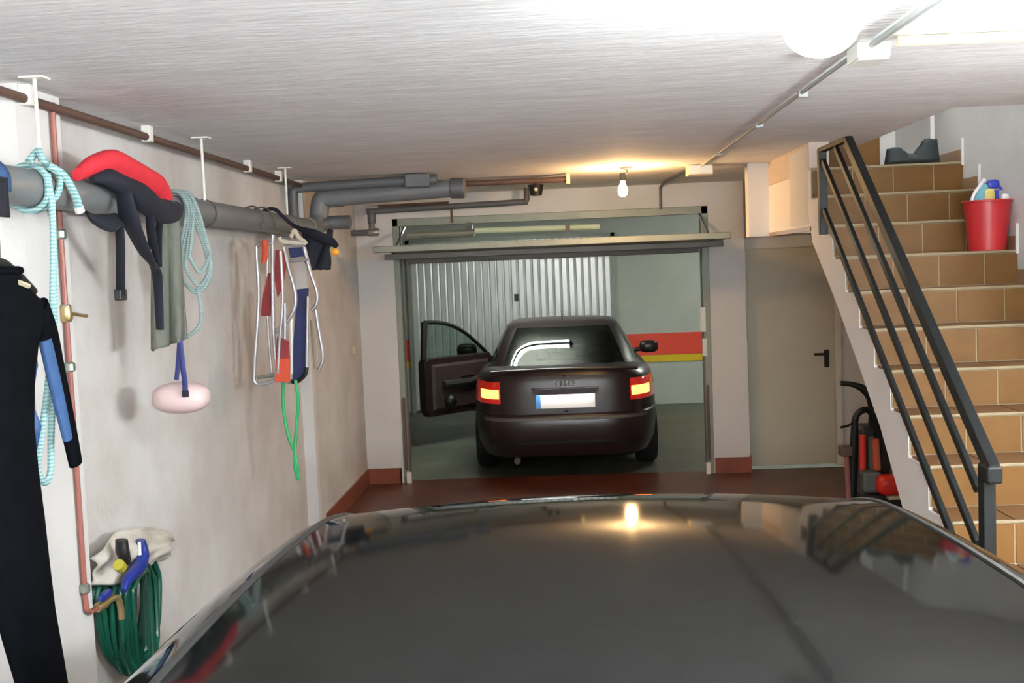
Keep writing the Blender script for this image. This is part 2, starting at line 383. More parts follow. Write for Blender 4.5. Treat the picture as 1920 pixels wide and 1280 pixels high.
# landing parapet side up to the ceiling
B('landing_side', 'stair_bulb_tint', sc, XL, XL+.12, 6.72, 8.0, 2.43, CZ)
B('painted_patch', 'wall_white', sc, XL-.003, XL+.01, 6.76, 7.28, 2.11, CZ-.02)
B('landing_shade_line', 'skirting', sc, XL-.008, XL+.12, 6.70, 7.99, 2.066, 2.094)  # brown strip painting the shadow line under the landing
# tiles
XS = [(1.560,1.798),(1.806,2.040),(2.048,2.280),(2.288,XR-.003)]
for k in range(NLO, NTOP):
    z0 = max(0.002, tz(k)) if k > NLO else 0.002
    z1 = tz(k+1)-.014
    for xa, xb in XS:
        B('riser_tile', 'tile_riser', sc, xa, xb, ry(k), ry(k)+.014, z0+.003, z1-.003)
        ye = ry(k+1)-.003 if k < NTOP-1 else 7.0
        B('tread_tile', 'tile_tread', sc, xa, xb, ry(k)+.002, ye, tz(k+1)-.013, tz(k+1))
    B('grout_bed', 'grout', sc, 1.552, XR, ry(k)+.004, ry(k)+.016, z0, z1)
    B('nosing', 'grout', sc, 1.552, XR, ry(k)-.006, ry(k)+.003, tz(k+1)-.012, tz(k+1)+.001, bevel=.002)
    # skirting on the right wall
    if k >= 3:
        ye = ry(k+1) if k < NTOP-1 else 7.3
        q = B('skirting_tile', 'skirting', sc, XR-.012, XR+.004, ry(k)+.0, ye, tz(k+1), tz(k+1)+.075)
        B('skirting_edge', 'wall_white', q, XR-.014, XR+.003, ry(k)-.012, ry(k), tz(k+1)-.02, tz(k+1)+.14)
# next flight seen past the landing
B('turn_riser', 'tile_riser', sc, 1.70, 2.06, 7.02, 7.98, tz(NTOP), tz(NTOP)+.5)
B('corner_trim', 'wall_white', sc, 2.37, 2.395, 7.0, 7.03, tz(NTOP), 3.2)
# railing
rl = thing('stair_railing', 'black metal railing of slanting bars up the stairs', 'railing', (1.515, 4.0, 0))
RX = 1.515
def rp(px, py): return at(px, py, 'X', RX)
def railbar(name, a, b, w_, h_):
    return MB().bar(a, b, w_, h_, up=(0,-.6,.8)).build(name, 'black_metal', rl, bevel=.004)
railbar('handrail', rp(1863,884), rp(1590,264), .04, .055)
railbar('bar', rp(1834,918), rp(1567,276), .022, .036)
railbar('bar', rp(1832,1018), rp(1544,302), .022, .036)
railbar('bar', rp(1822,1098), rp(1546,394), .022, .036)
pt = rp(1541, 283); pbm = rp(1541, 440)
B('post', 'black_metal', rl, RX-.022, RX+.022, pt.y-.02, pt.y+.03, pbm.z, pt.z+.01, bevel=.004)
pt2 = rp(1850, 872)
B('post', 'black_metal', rl, RX-.022, RX+.022, pt2.y-.028, pt2.y+.028, 0.0, pt2.z, bevel=.004)
B('hand_end', 'black_metal', rl, RX-.028, RX+.028, pt2.y-.08, pt2.y+.02, pt2.z-.055, pt2.z+.01, bevel=.01)
te = rp(1590, 264)
MB().bar((RX, pt.y+.03, pt.z+.005), (RX, te.y-.02, te.z+.01), .04, .026).build('top_bar', 'black_metal', rl, bevel=.004)
# ------------------------------------------------------------------ cars
def superout(w_, y0, y1, n, N=96, yc=None):
    """rounded-rectangle outline, list of (x, y) starting at rear centre, anticlockwise seen from above"""
    out = []; cy_ = (y0+y1)/2; h = (y1-y0)/2
    for i in range(N):
        a = -PI/2+2*PI*i/N
        c, s_ = math.cos(a), math.sin(a)
        # spread samples evenly over the perimeter
        r = 1/((abs(c)/1)**n+(abs(s_)/1)**n)**(1/n)
        out.append((w_*r*c, cy_+h*r*s_))
    return out
def body_shell(levels, deck, n, top=((.93,.0),(.75,.006),(.45,.010),(.15,.012))):
    """levels: (z, w, y_rear, y_front); deck(y) = height of the upper surface"""
    N = 128; m = MB(); rings = []
    for li, (z, w_, y0, y1) in enumerate(levels):
        rings.append([(x, y, min(z, deck(y)-.012*(len(levels)-1-li))) for x, y in superout(w_, y0, y1, n, N)])
    z, w_, y0, y1 = levels[-1]
    for s_, dz in top:
        rings.append([(x*s_, (y0+y1)/2+(y-(y0+y1)/2)*(.5+.5*s_ if s_ > .5 else s_*1.5), deck((y0+y1)/2+(y-(y0+y1)/2)*(.5+.5*s_ if s_ > .5 else s_*1.5))+dz) for x, y in superout(w_, y0, y1, n, N)])
    vs = [v for r in rings for v in r]; fs = []
    for i in range(len(rings)-1):
        for k in range(N): fs.append((i*N+k, i*N+(k+1)%N, (i+1)*N+(k+1)%N, (i+1)*N+k))
    fs.append(tuple(range(N))[::-1]); fs.append(tuple((len(rings)-1)*N+k for k in range(N)))
    return m.add(vs, fs)
def cut(o, cutters):
    """boolean-subtract temporary solids and bake the result"""
    tmp = []
    for mb in cutters:
        c = mb.build('cutter', 'trim_black'); tmp.append(c)
        md = o.modifiers.new('b', 'BOOLEAN'); md.operation = 'DIFFERENCE'; md.object = c; md.solver = 'EXACT'
        c.matrix_world = o.matrix_world
    bpy.context.view_layer.update()
    for c in tmp: c.matrix_world = o.matrix_world
    bpy.context.view_layer.update()
    dg = bpy.context.evaluated_depsgraph_get()
    me = bpy.data.meshes.new_from_object(o.evaluated_get(dg))
    o.modifiers.clear(); o.data = me
    for c in tmp: bpy.data.objects.remove(c, do_unlink=True)
    return o
def wheel(root, x, y, r, side):
    wobj = MB().lathe([(r*.62,-.10),(r*.92,-.10),(r,-.07),(r,.07),(r*.92,.10),(r*.62,.10)], (x,y,r), 'X', 32).build('wheel', 'rubber', root, smooth=True)
    m = MB().lathe([(.02,.06*side),(r*.2,.075*side),(r*.6,.06*side),(r*.63,.10*side)], (x,y,r), 'X', 28)
    for k in range(5):
        a = 2*PI*k/5
        m.bar((x+.085*side, y+math.cos(a)*.04, r+math.sin(a)*.04), (x+.085*side, y+math.cos(a)*r*.6, r+math.sin(a)*r*.6), .03, .05, up=(1,0,0))
    m.build('rim', 'steel', wobj, smooth=True)
    return wobj
def strip_surface(P, Q, nu, nv, bulge=0.):
    """ruled surface between polylines P and Q of equal length"""
    pass
# ---- dark saloon, driven out through the opening
SY = 9.93
car = thing('saloon_car', 'dark saloon car seen from behind with lit tail lights and open driver door', 'car', (.025, SY, CGZ), local=True)
car.scale = (1.03, 1.0, 1.0)
def sdeck(y):
    pts = [(-.1,1.02),(.08,1.03),(.35,1.035),(.6,1.03),(1.2,.97),(3.0,.96),(3.35,.98),(3.9,.90),(4.3,.78),(4.5,.66),(4.7,.6)]
    for (a, za), (b, zb) in zip(pts, pts[1:]):
        if a <= y <= b:
            t = (y-a)/(b-a); t = t*t*(3-2*t); return za+(zb-za)*t
    return pts[-1][1] if y > 4 else pts[0][1]
lv = [(.19,.76,.16,4.38),(.23,.82,.07,4.46),(.34,.865,.02,4.52),(.48,.878,.0,4.54),(.585,.88,.0,4.535),(.612,.88,.012,4.53),(.622,.878,.05,4.51),(.72,.878,.055,4.48),(.84,.868,.062,4.44),(.93,.845,.072,4.38),(.985,.80,.085,4.3),(1.02,.74,.105,4.2)]
m = body_shell(lv, sdeck, 5.5)
sb = m.build('body', 'paint_dark', car, smooth=True, angle=28)
cutters = []
for yy in (.93, 3.58):
    for sx in (-1, 1): cutters.append(MB().lathe([(.345,-.16),(.345,.16)], (sx*.84, yy, .31), 'X', 32))
cutters.append(MB().box(-1.0, -.70, 1.98, 3.02, .27, 1.2))
sb.location = (0,0,0)
cut(sb, cutters)
for yy in (.93, 3.58):
    for sx in (-1, 1): wheel(car, sx*.765, yy, .315, sx)
# greenhouse: lofted outlines
def greenhouse(root, lv, n, N, rear_name, mats, ysplit, z_top, zlo, zhi, nroof, skip_left_front=False):
    rings = []
    for (z, w_, y0, y1) in lv: rings.append([Vector((x, y, z)) for x, y in superout(w_, y0, y1, n, N)])
    shell = MB(); groups = {}
    for i in range(len(rings)-1):
        for k in range(N):
            a, b, c, d = rings[i][k], rings[i][(k+1)%N], rings[i+1][(k+1)%N], rings[i+1][k]
            ce = (a+b+c+d)/4; f = i/(len(rings)-1)
            ang = k+.5
            key = None
            if zlo <= i < zhi:
                kr = min(k+.5, N-k-.5)/N; ks = abs(k+.5-N/2)/N
                if kr < .1125: key = 'rear_window'
                elif ks < .1125: key = 'windshield'
                elif kr > .135 and ks > .135:
                    for q, (ya, yb) in enumerate(ysplit):
                        if ya < ce.y < yb: key = 'side_window_%s%d' % ('l' if ce.x < 0 else 'r', q)
            if key and skip_left_front and key == 'side_window_l1': continue
            (groups.setdefault(key, MB()) if key else shell).add([a,b,c,d], [(0,1,2,3)])
    top = rings[-1]
    zc = top[0].z
    w_, y0, y1 = lv[-1][1:]
    prev = top
    for s_ in (.9,.7,.45,.2):
        cy_ = (y0+y1)/2
        ring = [Vector((v.x*s_, cy_+(v.y-cy_)*s_, zc+nroof*(1-s_**2))) for v in top]
        for k in range(N): shell.add([prev[k], prev[(k+1)%N], ring[(k+1)%N], ring[k]], [(0,1,2,3)])
        prev = ring
    shell.add(prev, [tuple(range(N))])
    sh = shell.build('cabin_shell', mats[0], root, smooth=True, angle=50)
    for key, g in groups.items():
        nm = 'side_window' if key.startswith('side') else key
        g.build(nm, mats[1], root, smooth=True, angle=60)
    return sh
gl = [(.93,.80,.30,3.75),(1.02,.735,.52,3.40),(1.06,.722,.60,3.31),(1.16,.685,.78,3.12),(1.26,.638,.965,2.92),(1.33,.600,1.105,2.76),(1.365,.578,1.19,2.66),(1.395,.545,1.30,2.54),(1.412,.49,1.42,2.4)]
greenhouse(car, gl, 4.6, 160, 'rear', ('paint_dark','glass'), ((.95,1.78),(1.86,2.85)), 1.43, 1, 6, .022, True)
# interior
def seat(root, x, y, zs, w_=.5):
    s_ = MB()
    s_.ell((x, y, zs+.02), (w_/2, .27, .10), 16, 8, .6).build('seat_cushion', 'cabin_fabric', root, smooth=True)
    MB().ell((x, y-.25, zs+.35), (w_/2, .09, .33), 16, 10, .55).build('seat_back', 'cabin_fabric', root, smooth=True)
    MB().ell((x, y-.30, zs+.76), (.135, .05, .085), 14, 8, .6).build('headrest', 'cabin_fabric', root, smooth=True)
seat(car, -.37, 2.3, .42); seat(car, .37, 2.3, .42)
MB().ell((0, 1.40, .44), (.64,.27,.10), 20, 8, .5).build('rear_bench', 'cabin_fabric', car, smooth=True)
MB().ell((0, 1.12, .74), (.64,.09,.30), 20, 8, .5).build('rear_bench_back', 'cabin_fabric', car, smooth=True)
for x in (-.38, .38): MB().ell((x, 1.07, 1.075), (.13,.045,.06), 14, 8, .6).build('headrest', 'cabin_fabric', car, smooth=True)
B('parcel_shelf', 'cabin_fabric', car, -.62, .62, .62, 1.05, .99, 1.005)
MB().ell((0,3.0,.93),(.66,.16,.09),18,8,.6).build('dashboard', 'cabin_fabric', car, smooth=True)
MB().tube([(-.37+.18*math.cos(2*PI*i/24), 2.78+.07*math.sin(2*PI*i/24), .93+.17*math.sin(2*PI*i/24)) for i in range(24)], .014, 8, closed=True).build('steering_wheel', 'black_plastic', car, smooth=True)
MB().ell((0, 2.62, 1.27), (.12,.015,.035), 12, 6, .6).build('rear_view_mirror', 'black_plastic', car, smooth=True)
# rear details
def yrear(z):
    for (za,_,ya,_),(zb,_,yb,_) in zip(lv, lv[1:]):
        if za <= z <= zb: return ya+(yb-ya)*(z-za)/(zb-za)
    return .1
def ybody(x, z):
    for (za,wa,ya,fa),(zb,wb_,yb,fb) in zip(lv, lv[1:]):
        if za <= z <= zb:
            t = (z-za)/(zb-za); w_ = wa+(wb_-wa)*t; y0 = ya+(yb-ya)*t; y1 = fa+(fb-fa)*t
            h = (y1-y0)/2; return (y0+y1)/2-h*(max(0, 1-abs(x/w_)**5.5))**(1/5.5)
    return .1
def rear_patch(xa, xb, za, zb, off, nu=10, nv=5):
    m = MB()
    F_ = lambda u, v: (xa+(xb-xa)*u, ybody(xa+(xb-xa)*u, za+(zb-za)*v)-off, za+(zb-za)*v)
    G_ = lambda u, v: (xa+(xb-xa)*u, ybody(xa+(xb-xa)*u, za+(zb-za)*v)+.02, za+(zb-za)*v)
    m.grid(F_, nu, nv); m.grid(G_, nu, nv)
    for (u0,v0,u1,v1) in ((0,0,1,0),(0,1,1,1),(0,0,0,1),(1,0,1,1)):
        k = 10
        for i in range(k):
            a = (u0+(u1-u0)*i/k, v0+(v1-v0)*i/k); b = (u0+(u1-u0)*(i+1)/k, v0+(v1-v0)*(i+1)/k)
            m.add([F_(*a),F_(*b),G_(*b),G_(*a)], [(0,1,2,3)])
    return m
for sx in (-1, 1):
    a, b = (.585, .845) if sx > 0 else (-.845, -.585)
    tl = rear_patch(a, b, .725, .925, .006, 14, 6).build('tail_light', 'tail_red', car, smooth=True)
    a, b = (.60, .775) if sx > 0 else (-.775, -.60)
    rear_patch(a, b, .770, .855, .012, 8, 4).build('lit_cell', 'tail_lit', tl, smooth=True)
rear_patch(-.585, .585, .640, .975, .010, 48, 24).build('boot_lid', 'paint_dark', car, smooth=True)
rear_patch(-.74, .74, .572, .600, .016, 56, 3).build('bumper_crease', 'steel_dark', car, smooth=True)
rear_patch(-.70, .70, .35, .375, .014, 56, 3).build('bumper_lower', 'trim_black', car, smooth=True)
npl = rear_patch(-.265, .265, .678, .80, .022, 12, 3).build('number_plate', 'plate_white', car)
rear_patch(-.265, -.222, .678, .80, .0245, 3, 2).build('plate_band', 'plate_blue', npl)
pg = rear_patch(-.30, .30, .842, .866, .060, 12, 2).build('boot_grip', 'paint_dark', car, smooth=True)
B('grip_lip', 'paint_dark', pg, -.29, .29, -.016, -.008, .812, .862)
for x in (-.18, 0, .18): B('plate_lamp', 'plate_lamp', pg, x-.06, x+.06, .0, .02, .832, .842)
for i in range(4):
    cx = (i-1.5)*.038
    MB().tube([(cx+.026*math.cos(2*PI*k/20), ybody(cx,.905)-.018, .905+.026*math.sin(2*PI*k/20)) for k in range(20)], .004, 6, closed=True).build('badge_ring', 'chrome', car, smooth=True)
T('boot_lip', 'paint_dark', car, [(x, .10+abs(x)**3*.06, 1.032-.03*abs(x)**2) for x in (-.66,-.4,-.15,.15,.4,.66)], .014, n=8)
T('aerial', 'trim_black', car, [(0,1.45,1.43),(0,1.35,1.52)], .005, n=6, sm=0)
for sx in (-1, 1):
    T('exhaust_pipe', 'steel_dark', car, [(sx*-.45,.0,.2),(sx*-.45,.25,.21)], .03, n=10, sm=0) if sx > 0 else None
mm = MB().ell((.985,2.92,1.0),(.11,.06,.075),14,8,.7).build('door_mirror', 'paint_dark', car, smooth=True)
T('mirror_arm', 'trim_black', mm, [(.82,2.95,.96),(.92,2.94,.975)], .025, n=8, sm=0)
# open driver's door (hinged at its front edge, swung outward)
DA = math.radians(41); hx, hy = -.85, 3.0
def dp(s_, t, z):
    """s along the door from hinge to rear edge, t thickness towards the cabin side, z height"""
    dx, dy = -math.sin(DA), -math.cos(DA); nx, ny = -dy, dx
    nx, ny = math.cos(DA), -math.sin(DA)
    return (hx+dx*s_+nx*t, hy+dy*s_+ny*t, z)
dr = MB()
def door_pts(t): return [dp(s_, t, z) for s_, z in ((0,.42),(.02,.95),(.06,1.0),(1.03,1.0),(1.07,.96),(1.07,.42),(1.02,.34),(.06,.34))]
a, b = door_pts(-.06), door_pts(.06); n_ = len(a)
dr.add(a+b, [tuple(range(n_))[::-1], tuple(range(n_,2*n_))]+[(i,(i+1)%n_,(i+1)%n_+n_,i+n_) for i in range(n_)])
dob = dr.build('driver_door', 'paint_dark', car, bevel=.012)
prof = [(.06,1.0),(.18,1.10),(.36,1.235),(.54,1.33),(.72,1.385),(.88,1.405),(1.0,1.41)]
T('window_frame', 'trim_black', dob, [dp(s_,0,z) for s_, z in prof], .022, n=8)
MB().bar(dp(1.0,0,1.415), dp(1.035,0,.99), .05, .075, up=dp(1,1,0)).build('window_pillar', 'trim_black', dob)
gp = [dp(s_,0,z-.01) for s_, z in prof]+[dp(1.0,0,1.0)]
MB().add(gp, [tuple(range(len(gp)))]).build('window_glass', 'glass_clear', dob)
card = MB().add([dp(s_,.062,z) for s_, z in ((.1,.40),(.1,.93),(.98,.93),(.98,.40))]+[dp(s_,.085,z) for s_, z in ((.13,.43),(.13,.90),(.95,.90),(.95,.43))],
   [(4,5,6,7),(0,1,5,4),(1,2,6,5),(2,3,7,6),(3,0,4,7)]).build('door_card', 'door_card', dob)
T('armrest', 'cabin_fabric', card, [dp(.25,.11,.72),dp(.5,.13,.70),dp(.85,.11,.70)], .04, n=8)
T('door_pull', 'chrome', card, [dp(.42,.14,.76),dp(.52,.15,.765),dp(.62,.14,.76)], .012, n=8)
MB().ell(dp(.75,.09,.5),(.08,.08,.08),12,8).build('speaker', 'trim_black', card, smooth=True)
MB().ell(dp(.20,-.17,1.03),(.12,.07,.08),14,8,.7).build('door_mirror', 'paint_dark', dob, smooth=True)
# ---- black hatchback in the foreground: roof right below the camera
HX = .075
hb = thing('hatchback_car', 'glossy black hatchback car parked in the foreground, its roof reflecting the ceiling', 'car', (HX, 0, 0), local=True)
def hdeck(y):
    pts = [(-.1,.90),(.2,.94),(.6,.95),(2.9,.95),(3.3,.94),(3.8,.84),(4.1,.72),(4.3,.62)]
    for (a, za), (b, zb) in zip(pts, pts[1:]):
        if a <= y <= b:
            t = (y-a)/(b-a); t = t*t*(3-2*t); return za+(zb-za)*t
    return pts[-1][1] if y > 3 else pts[0][1]
hlv = [(.20,.74,.30,4.0),(.26,.80,.22,4.1),(.40,.835,.17,4.16),(.56,.84,.16,4.17),(.62,.84,.19,4.15),(.75,.835,.21,4.12),(.86,.815,.23,4.05),(.93,.78,.26,3.95)]
hbody = body_shell(hlv, hdeck, 5.5).build('body', 'paint_black', hb, smooth=True, angle=28)
cut(hbody, [MB().lathe([(.33,-.16),(.33,.16)], (sx*.80, yy, .30), 'X', 32) for yy in (.85, 3.35) for sx in (-1,1)])
for yy in (.85, 3.35):
    for sx in (-1, 1): wheel(hb, sx*.735, yy, .30, sx)
RM, RE = .598, .750      # half width to the roof moulding and to the top of the side glass
def hz_c(y):
    z = 1.442-.0345*(y-1.65)**2
    if y > 2.18: z -= .42*(y-2.18)**2
    if y < .75: z -= .25*(.75-y)**2
    return z
def hprof(x, y):
    ax = abs(x); z = hz_c(y)
    fl = 1+ .0*(y)
    if ax <= RM: return z-.029*(ax/RM)**2
    t = ax-RM; return z-.029-.11*t-3.0*t*t-9*t**3
def roof(u, v, x0, x1, y0=.45, y1=2.50):
    x = x0+(x1-x0)*u; y = y0+(y1-y0)*v
    # the roof narrows slightly towards front and rear
    k = 1-.055*((y-1.5)/.9)**2 if y > 1.5 else 1-.03*((1.5-y)/1.0)**2
    return (x*k, y, hprof(x, y))
m = MB().grid(lambda u, v: roof(u, v, -RM, RM), 64, 72)
rf = m.build('roof', 'paint_black', hb, smooth=True, angle=80)
for sx in (-1, 1):
    MB().grid(lambda u, v: roof(u, v, sx*(RM+.012), sx*RE), 16, 72).build('cant_rail', 'paint_black', hb, smooth=True, angle=80)
    pts = [roof(0, j/40, sx*(RM+.006), 0) for j in range(41)]
    MB().tube([(p[0],p[1],p[2]-.001) for p in pts], .0075, 8, flat=.8).build('roof_moulding', 'trim_black', hb, smooth=True)
# side glass, pillars, windscreen, hatch
def belt(y, sx): return (sx*.775, y, .93)
def redge(y, sx):
    p = roof(0, (y-.45)/2.05, sx*RE, 0); return p
def side_quad(yb0, yb1, yt0, yt1, sx, mname, pname, off=0.):
    def fn(u, v):
        b0 = Vector(belt(yb0+(yb1-yb0)*u, sx)); t0 = Vector(redge(yt0+(yt1-yt0)*u, sx)); p = b0.lerp(t0, v)
        p.x += sx*(.03*math.sin(PI*v)+off); return p
    return MB().grid(fn, 14, 8).build(pname, mname, hb, smooth=True, solid=.004)
for sx in (-1, 1):
    side_quad(.98, 1.80, .86, 1.72, sx, 'glass', 'side_window')
    side_quad(1.88, 2.88, 1.80, 2.36, sx, 'glass', 'side_window')
    side_quad(.42, .98, .47, .86, sx, 'paint_black', 'rear_pillar')
    side_quad(1.80, 1.88, 1.72, 1.80, sx, 'trim_black', 'door_pillar')
    side_quad(2.88, 3.12, 2.36, 2.50, sx, 'paint_black', 'front_pillar')
    mm = MB().ell((sx*.93, 2.72, .98), (.10,.06,.075), 14, 8, .7).build('door_mirror', 'paint_black', hb, smooth=True)
def wind(u, v):
    a = Vector((.76*(2*u-1), 3.12+.18*(1-(2*u-1)**2), .94)); t = Vector(roof(u, 1, -RE, RE)); p = a.lerp(t, v); p.z += .02*math.sin(PI*v); return p
MB().grid(wind, 24, 10).build('windshield', 'glass', hb, smooth=True, solid=.004)
def hatch(u, v):
    a = Vector((.76*(2*u-1), .30-.05*(1-(2*u-1)**2), .93)); t = Vector(roof(u, 0, -RE, RE)); p = a.lerp(t, v); p.y -= .03*math.sin(PI*v); return p
MB().grid(hatch, 24, 10).build('hatch_window', 'glass', hb, smooth=True, solid=.004)
seat(hb, -.35, 2.15, .42); seat(hb, .35, 2.15, .42)
MB().ell((0, 1.2, .45), (.6,.27,.10), 20, 8, .5).build('rear_bench', 'cabin_fabric', hb, smooth=True)
MB().ell((0, .95, .78), (.6,.09,.32), 20, 8, .5).build('rear_bench_back', 'cabin_fabric', hb, smooth=True)
MB().ell((0,2.85,.90),(.62,.16,.09),18,8,.6).build('dashboard', 'cabin_fabric', hb, smooth=True)
for sx in (-1, 1):
    MB().ell((sx*.62, 4.02, .68), (.15,.12,.08), 14, 8, .7).build('headlight', 'glass_clear', hb, smooth=True)
    MB().ell((sx*.70, .235, .78), (.10,.06,.12), 14, 8, .7).build('tail_light', 'machine_red', hb, smooth=True)
# ------------------------------------------------------------------ pipes
wp = thing('drain_pipe', 'thick grey plastic drain pipe running along the left wall', 'pipe', (-1.70, 5, 2.23))
pa, pb = Vector((-1.70, 2.2, 2.232)), Vector((-1.70, 7.55, 2.245))
T('pipe_run', 'pvc', wp, [(-1.70,-.5,2.226), pa, pb], .061, n=24, sm=0)
for y in (4.98, 6.85):
    MB().lathe([(.062,-.05),(.069,-.045),(.069,.045),(.062,.05)], (-1.70,y,2.238), 'Y', 24).build('socket', 'pvc', wp, smooth=True)
T('elbow', 'pvc', wp, [(-1.70,7.40,2.245),(-1.70,7.58,2.25),(-1.685,7.68,2.30),(-1.672,7.70,2.40),(-1.65,7.70,2.455),(-1.58,7.70,2.462),(-1.50,7.70,2.463)], .068, n=20)
T('cross_run', 'pvc', wp, [(-1.55,7.70,2.463),(-.72,7.70,2.492)], .062, n=24, sm=0)
MB().lathe([(.062,0),(.072,.01),(.072,.10),(.05,.11),(0,.11)], (-.74,7.70,2.491), 'X', 24).build('end_cap', 'pvc_dark', wp, smooth=True)
T('stub', 'pvc_dark', wp, [(-1.70,7.60,2.255),(-1.60,7.70,2.285),(-1.46,7.70,2.285)], .05, n=18, sm=4)
up = thing('vent_pipe', 'thinner grey pipe with a square box under the ceiling by the corner', 'pipe', (-1.4, 7.5, 2.5))
T('pipe_run', 'pvc_dark', up, [(-1.84,7.62,2.30),(-1.84,7.62,2.47),(-1.83,7.62,2.52),(-1.78,7.62,2.535),(-1.3,7.62,2.547),(-.82,7.62,2.555)], .034, n=16, sm=5)
B('inspection_box', 'pvc_dark', up, -1.04, -.87, 7.55, 7.68, 2.50, CZ-.005, bevel=.01)
bp_ = thing('brown_pipe', 'brown metal pipe under the ceiling left of the hanging bulb', 'pipe', (-.3, 8.2, 2.56))
T('pipe_run', 'iron_brown', bp_, [(-.80,8.15,2.555),(.09,8.15,2.556)], .022, n=12, sm=0)
B('end_fitting', 'cream_plastic', bp_, .085, .115, 8.12, 8.18, 2.52, CZ-.002, bevel=.004)
tp = thing('water_pipe', 'narrow grey water pipe with two elbows above the garage opening', 'pipe', (-1, 9.5, 2.4))
T('pipe_run', 'pvc_dark', tp, [(-1.80,9.5,2.275),(-1.62,9.5,2.275),(-1.615,9.5,2.30),(-1.612,9.5,2.40),(-1.60,9.5,2.452),(-1.55,9.5,2.458),(-.35,9.5,2.482),(-.275,9.5,2.485),(-.25,9.5,2.50),(-.245,9.5,2.56),(-.245,9.5,CZ)], .026, n=12, sm=3)
T('twin_run', 'iron_brown', tp, [(-1.55,9.52,2.50),(-.93,9.52,2.507)], .012, n=8, sm=0)
MB().lathe([(.03,-.05),(.036,-.04),(.036,.04),(.03,.05)], (-1.60,9.5,2.275), 'X', 16).build('coupling', 'steel', tp, smooth=True)
MB().lathe([(.03,-.05),(.036,-.04),(.036,.04),(.03,.05)], (-1.613,9.5,2.40), 'Z', 16).build('coupling', 'pvc_dark', tp, smooth=True)
T('drop_rod', 'iron_brown', tp, [(-.908,9.5,2.47),(-.908,9.5,2.33)], .011, n=8, sm=0)
wp2 = thing('service_pipe', 'thin dark iron pipe under the ceiling along the left wall', 'pipe', (-1.84, 5, 2.57))
T('pipe_run', 'iron_brown', wp2, [(-1.78,-.5,2.551),(-1.78,7.6,2.551)], .0165, n=12, sm=0)
for y in (3.66, 4.75, 6.3, 7.0): B('clip', 'white_plastic', wp2, -1.80, -1.758, y-.02, y+.02, 2.53, CZ, bevel=.004)
for i, (y, nm) in enumerate(((3.54,'nearest the wetsuit'), (5.21,'beside the rope coil'), (6.82,'above the folded chairs'))):
    hg = thing('pipe_hanger', 'thin white rod holding the drain pipe to the ceiling, ' + nm, 'hanger', (-1.69, y, 2.3), 'drain pipe hangers')
    T('rod', 'white_plastic', hg, [(-1.69,y,CZ),(-1.69,y,2.29)], .007, n=8, sm=0)
    B('ceiling_plate', 'white_plastic', hg, -1.73, -1.65, y-.03, y+.03, CZ-.006, CZ+.002)
    MB().tube([(-1.70+.066*math.cos(2*PI*k/24), y, 2.235+.066*math.sin(2*PI*k/24)) for k in range(24)], .005, 6, closed=True).build('ring', 'steel_dark', hg, smooth=True)
# copper pipe + tap
cp_ = thing('copper_pipe', 'thin red-brown copper pipe down the left wall ending in a blue-handled tap', 'pipe', (-1.79, 3.91, .6))
T('pipe_run', 'copper', cp_, [(-1.785,3.86,2.57),(-1.785,3.86,.76),(-1.785,3.865,.72),(-1.785,3.89,.70),(-1.785,3.96,.695)], .010, n=10, sm=0)
for z in (2.10, 1.83, 1.62, .80): MB().lathe([(.014,-.018),(.02,-.012),(.02,.012),(.014,.018)], (-1.785,3.86,z), 'Z', 12).build('pipe_clip', 'steel', cp_, smooth=True)
MB().lathe([(.018,-.03),(.022,-.02),(.022,.02),(.018,.03)], (-1.785,3.86,1.815), 'Z', 12).build('valve_body', 'brass', cp_, smooth=True)
T('valve_lever', 'brass', cp_, [(-1.77,3.86,1.815),(-1.75,3.90,1.805),(-1.75,3.95,1.80)], .007, n=8, sm=0)
tb = MB().lathe([(.014,0),(.02,.01),(.02,.07),(.016,.10),(.016,.14)], (-1.785,3.95,.695), 'Y', 14).build('tap_body', 'brass', cp_, smooth=True)
T('tap_spout', 'brass', tb, [(-1.785,4.06,.695),(-1.77,4.10,.69),(-1.765,4.115,.65),(-1.765,4.12,.60)], .013, n=10)
MB().ell((-1.765,3.985,.735),(.012,.055,.016),12,8,.7).build('tap_handle', 'gun_blue', tb, smooth=True)
# ------------------------------------------------------------------ ceiling electrics
def conduit(name, label, pts, r=.011, m_='white_plastic', clips=()):
    t = thing(name, label, 'conduit', pts[0])
    T('conduit_run', m_, t, pts, r, n=10, sm=0)
    for c in clips: B('clip', m_, t, c[0]-.02, c[0]+.02, c[1]-.012, c[1]+.012, CZ-.03, CZ, bevel=.003)
    return t
conduit('cable_conduit', 'long thin pale conduit along the ceiling towards the hanging bulb', [(1.05,7.86,CZ-.012),(1.03,3.78,CZ-.012)], .008, 'conduit', [(1.045,5.6),(1.04,4.6),(1.05,7.0)])
conduit('cable_conduit', 'pale conduit on the ceiling running toward the camera from the lamp box', [(1.04,3.62,CZ-.014),(1.04,-1.5,CZ-.014)], .011, 'conduit', [(1.04,2.2)])
conduit('cable_conduit', 'cream conduit across the ceiling from the lamp box to the right wall', [(1.10,3.55,CZ-.018),(2.99,3.63,CZ-.018)], .017, 'cream_plastic', [(1.285,3.56)])
conduit('cable_conduit', 'dark cable from the white junction box down to the garage opening', [(.98,8.0,CZ-.01),(.935,9.45,CZ-.012),(.933,9.71,CZ-.03),(.93,9.71,2.38)], .012, 'pvc_dark')
jb = thing('junction_box', 'white junction box on the ceiling right of the hanging bulb', 'junction box', (1.04, 7.95, CZ))
B('box', 'cream_plastic', jb, .955, 1.135, 7.87, 8.02, CZ-.075, CZ-.001, bevel=.006)
B('lid', 'white_plastic', jb, .965, 1.125, 7.862, 7.872, CZ-.068, CZ-.008)
jb = thing('junction_box', 'white junction box on the ceiling beside the bright lamp', 'junction box', (1.05, 3.69, CZ))
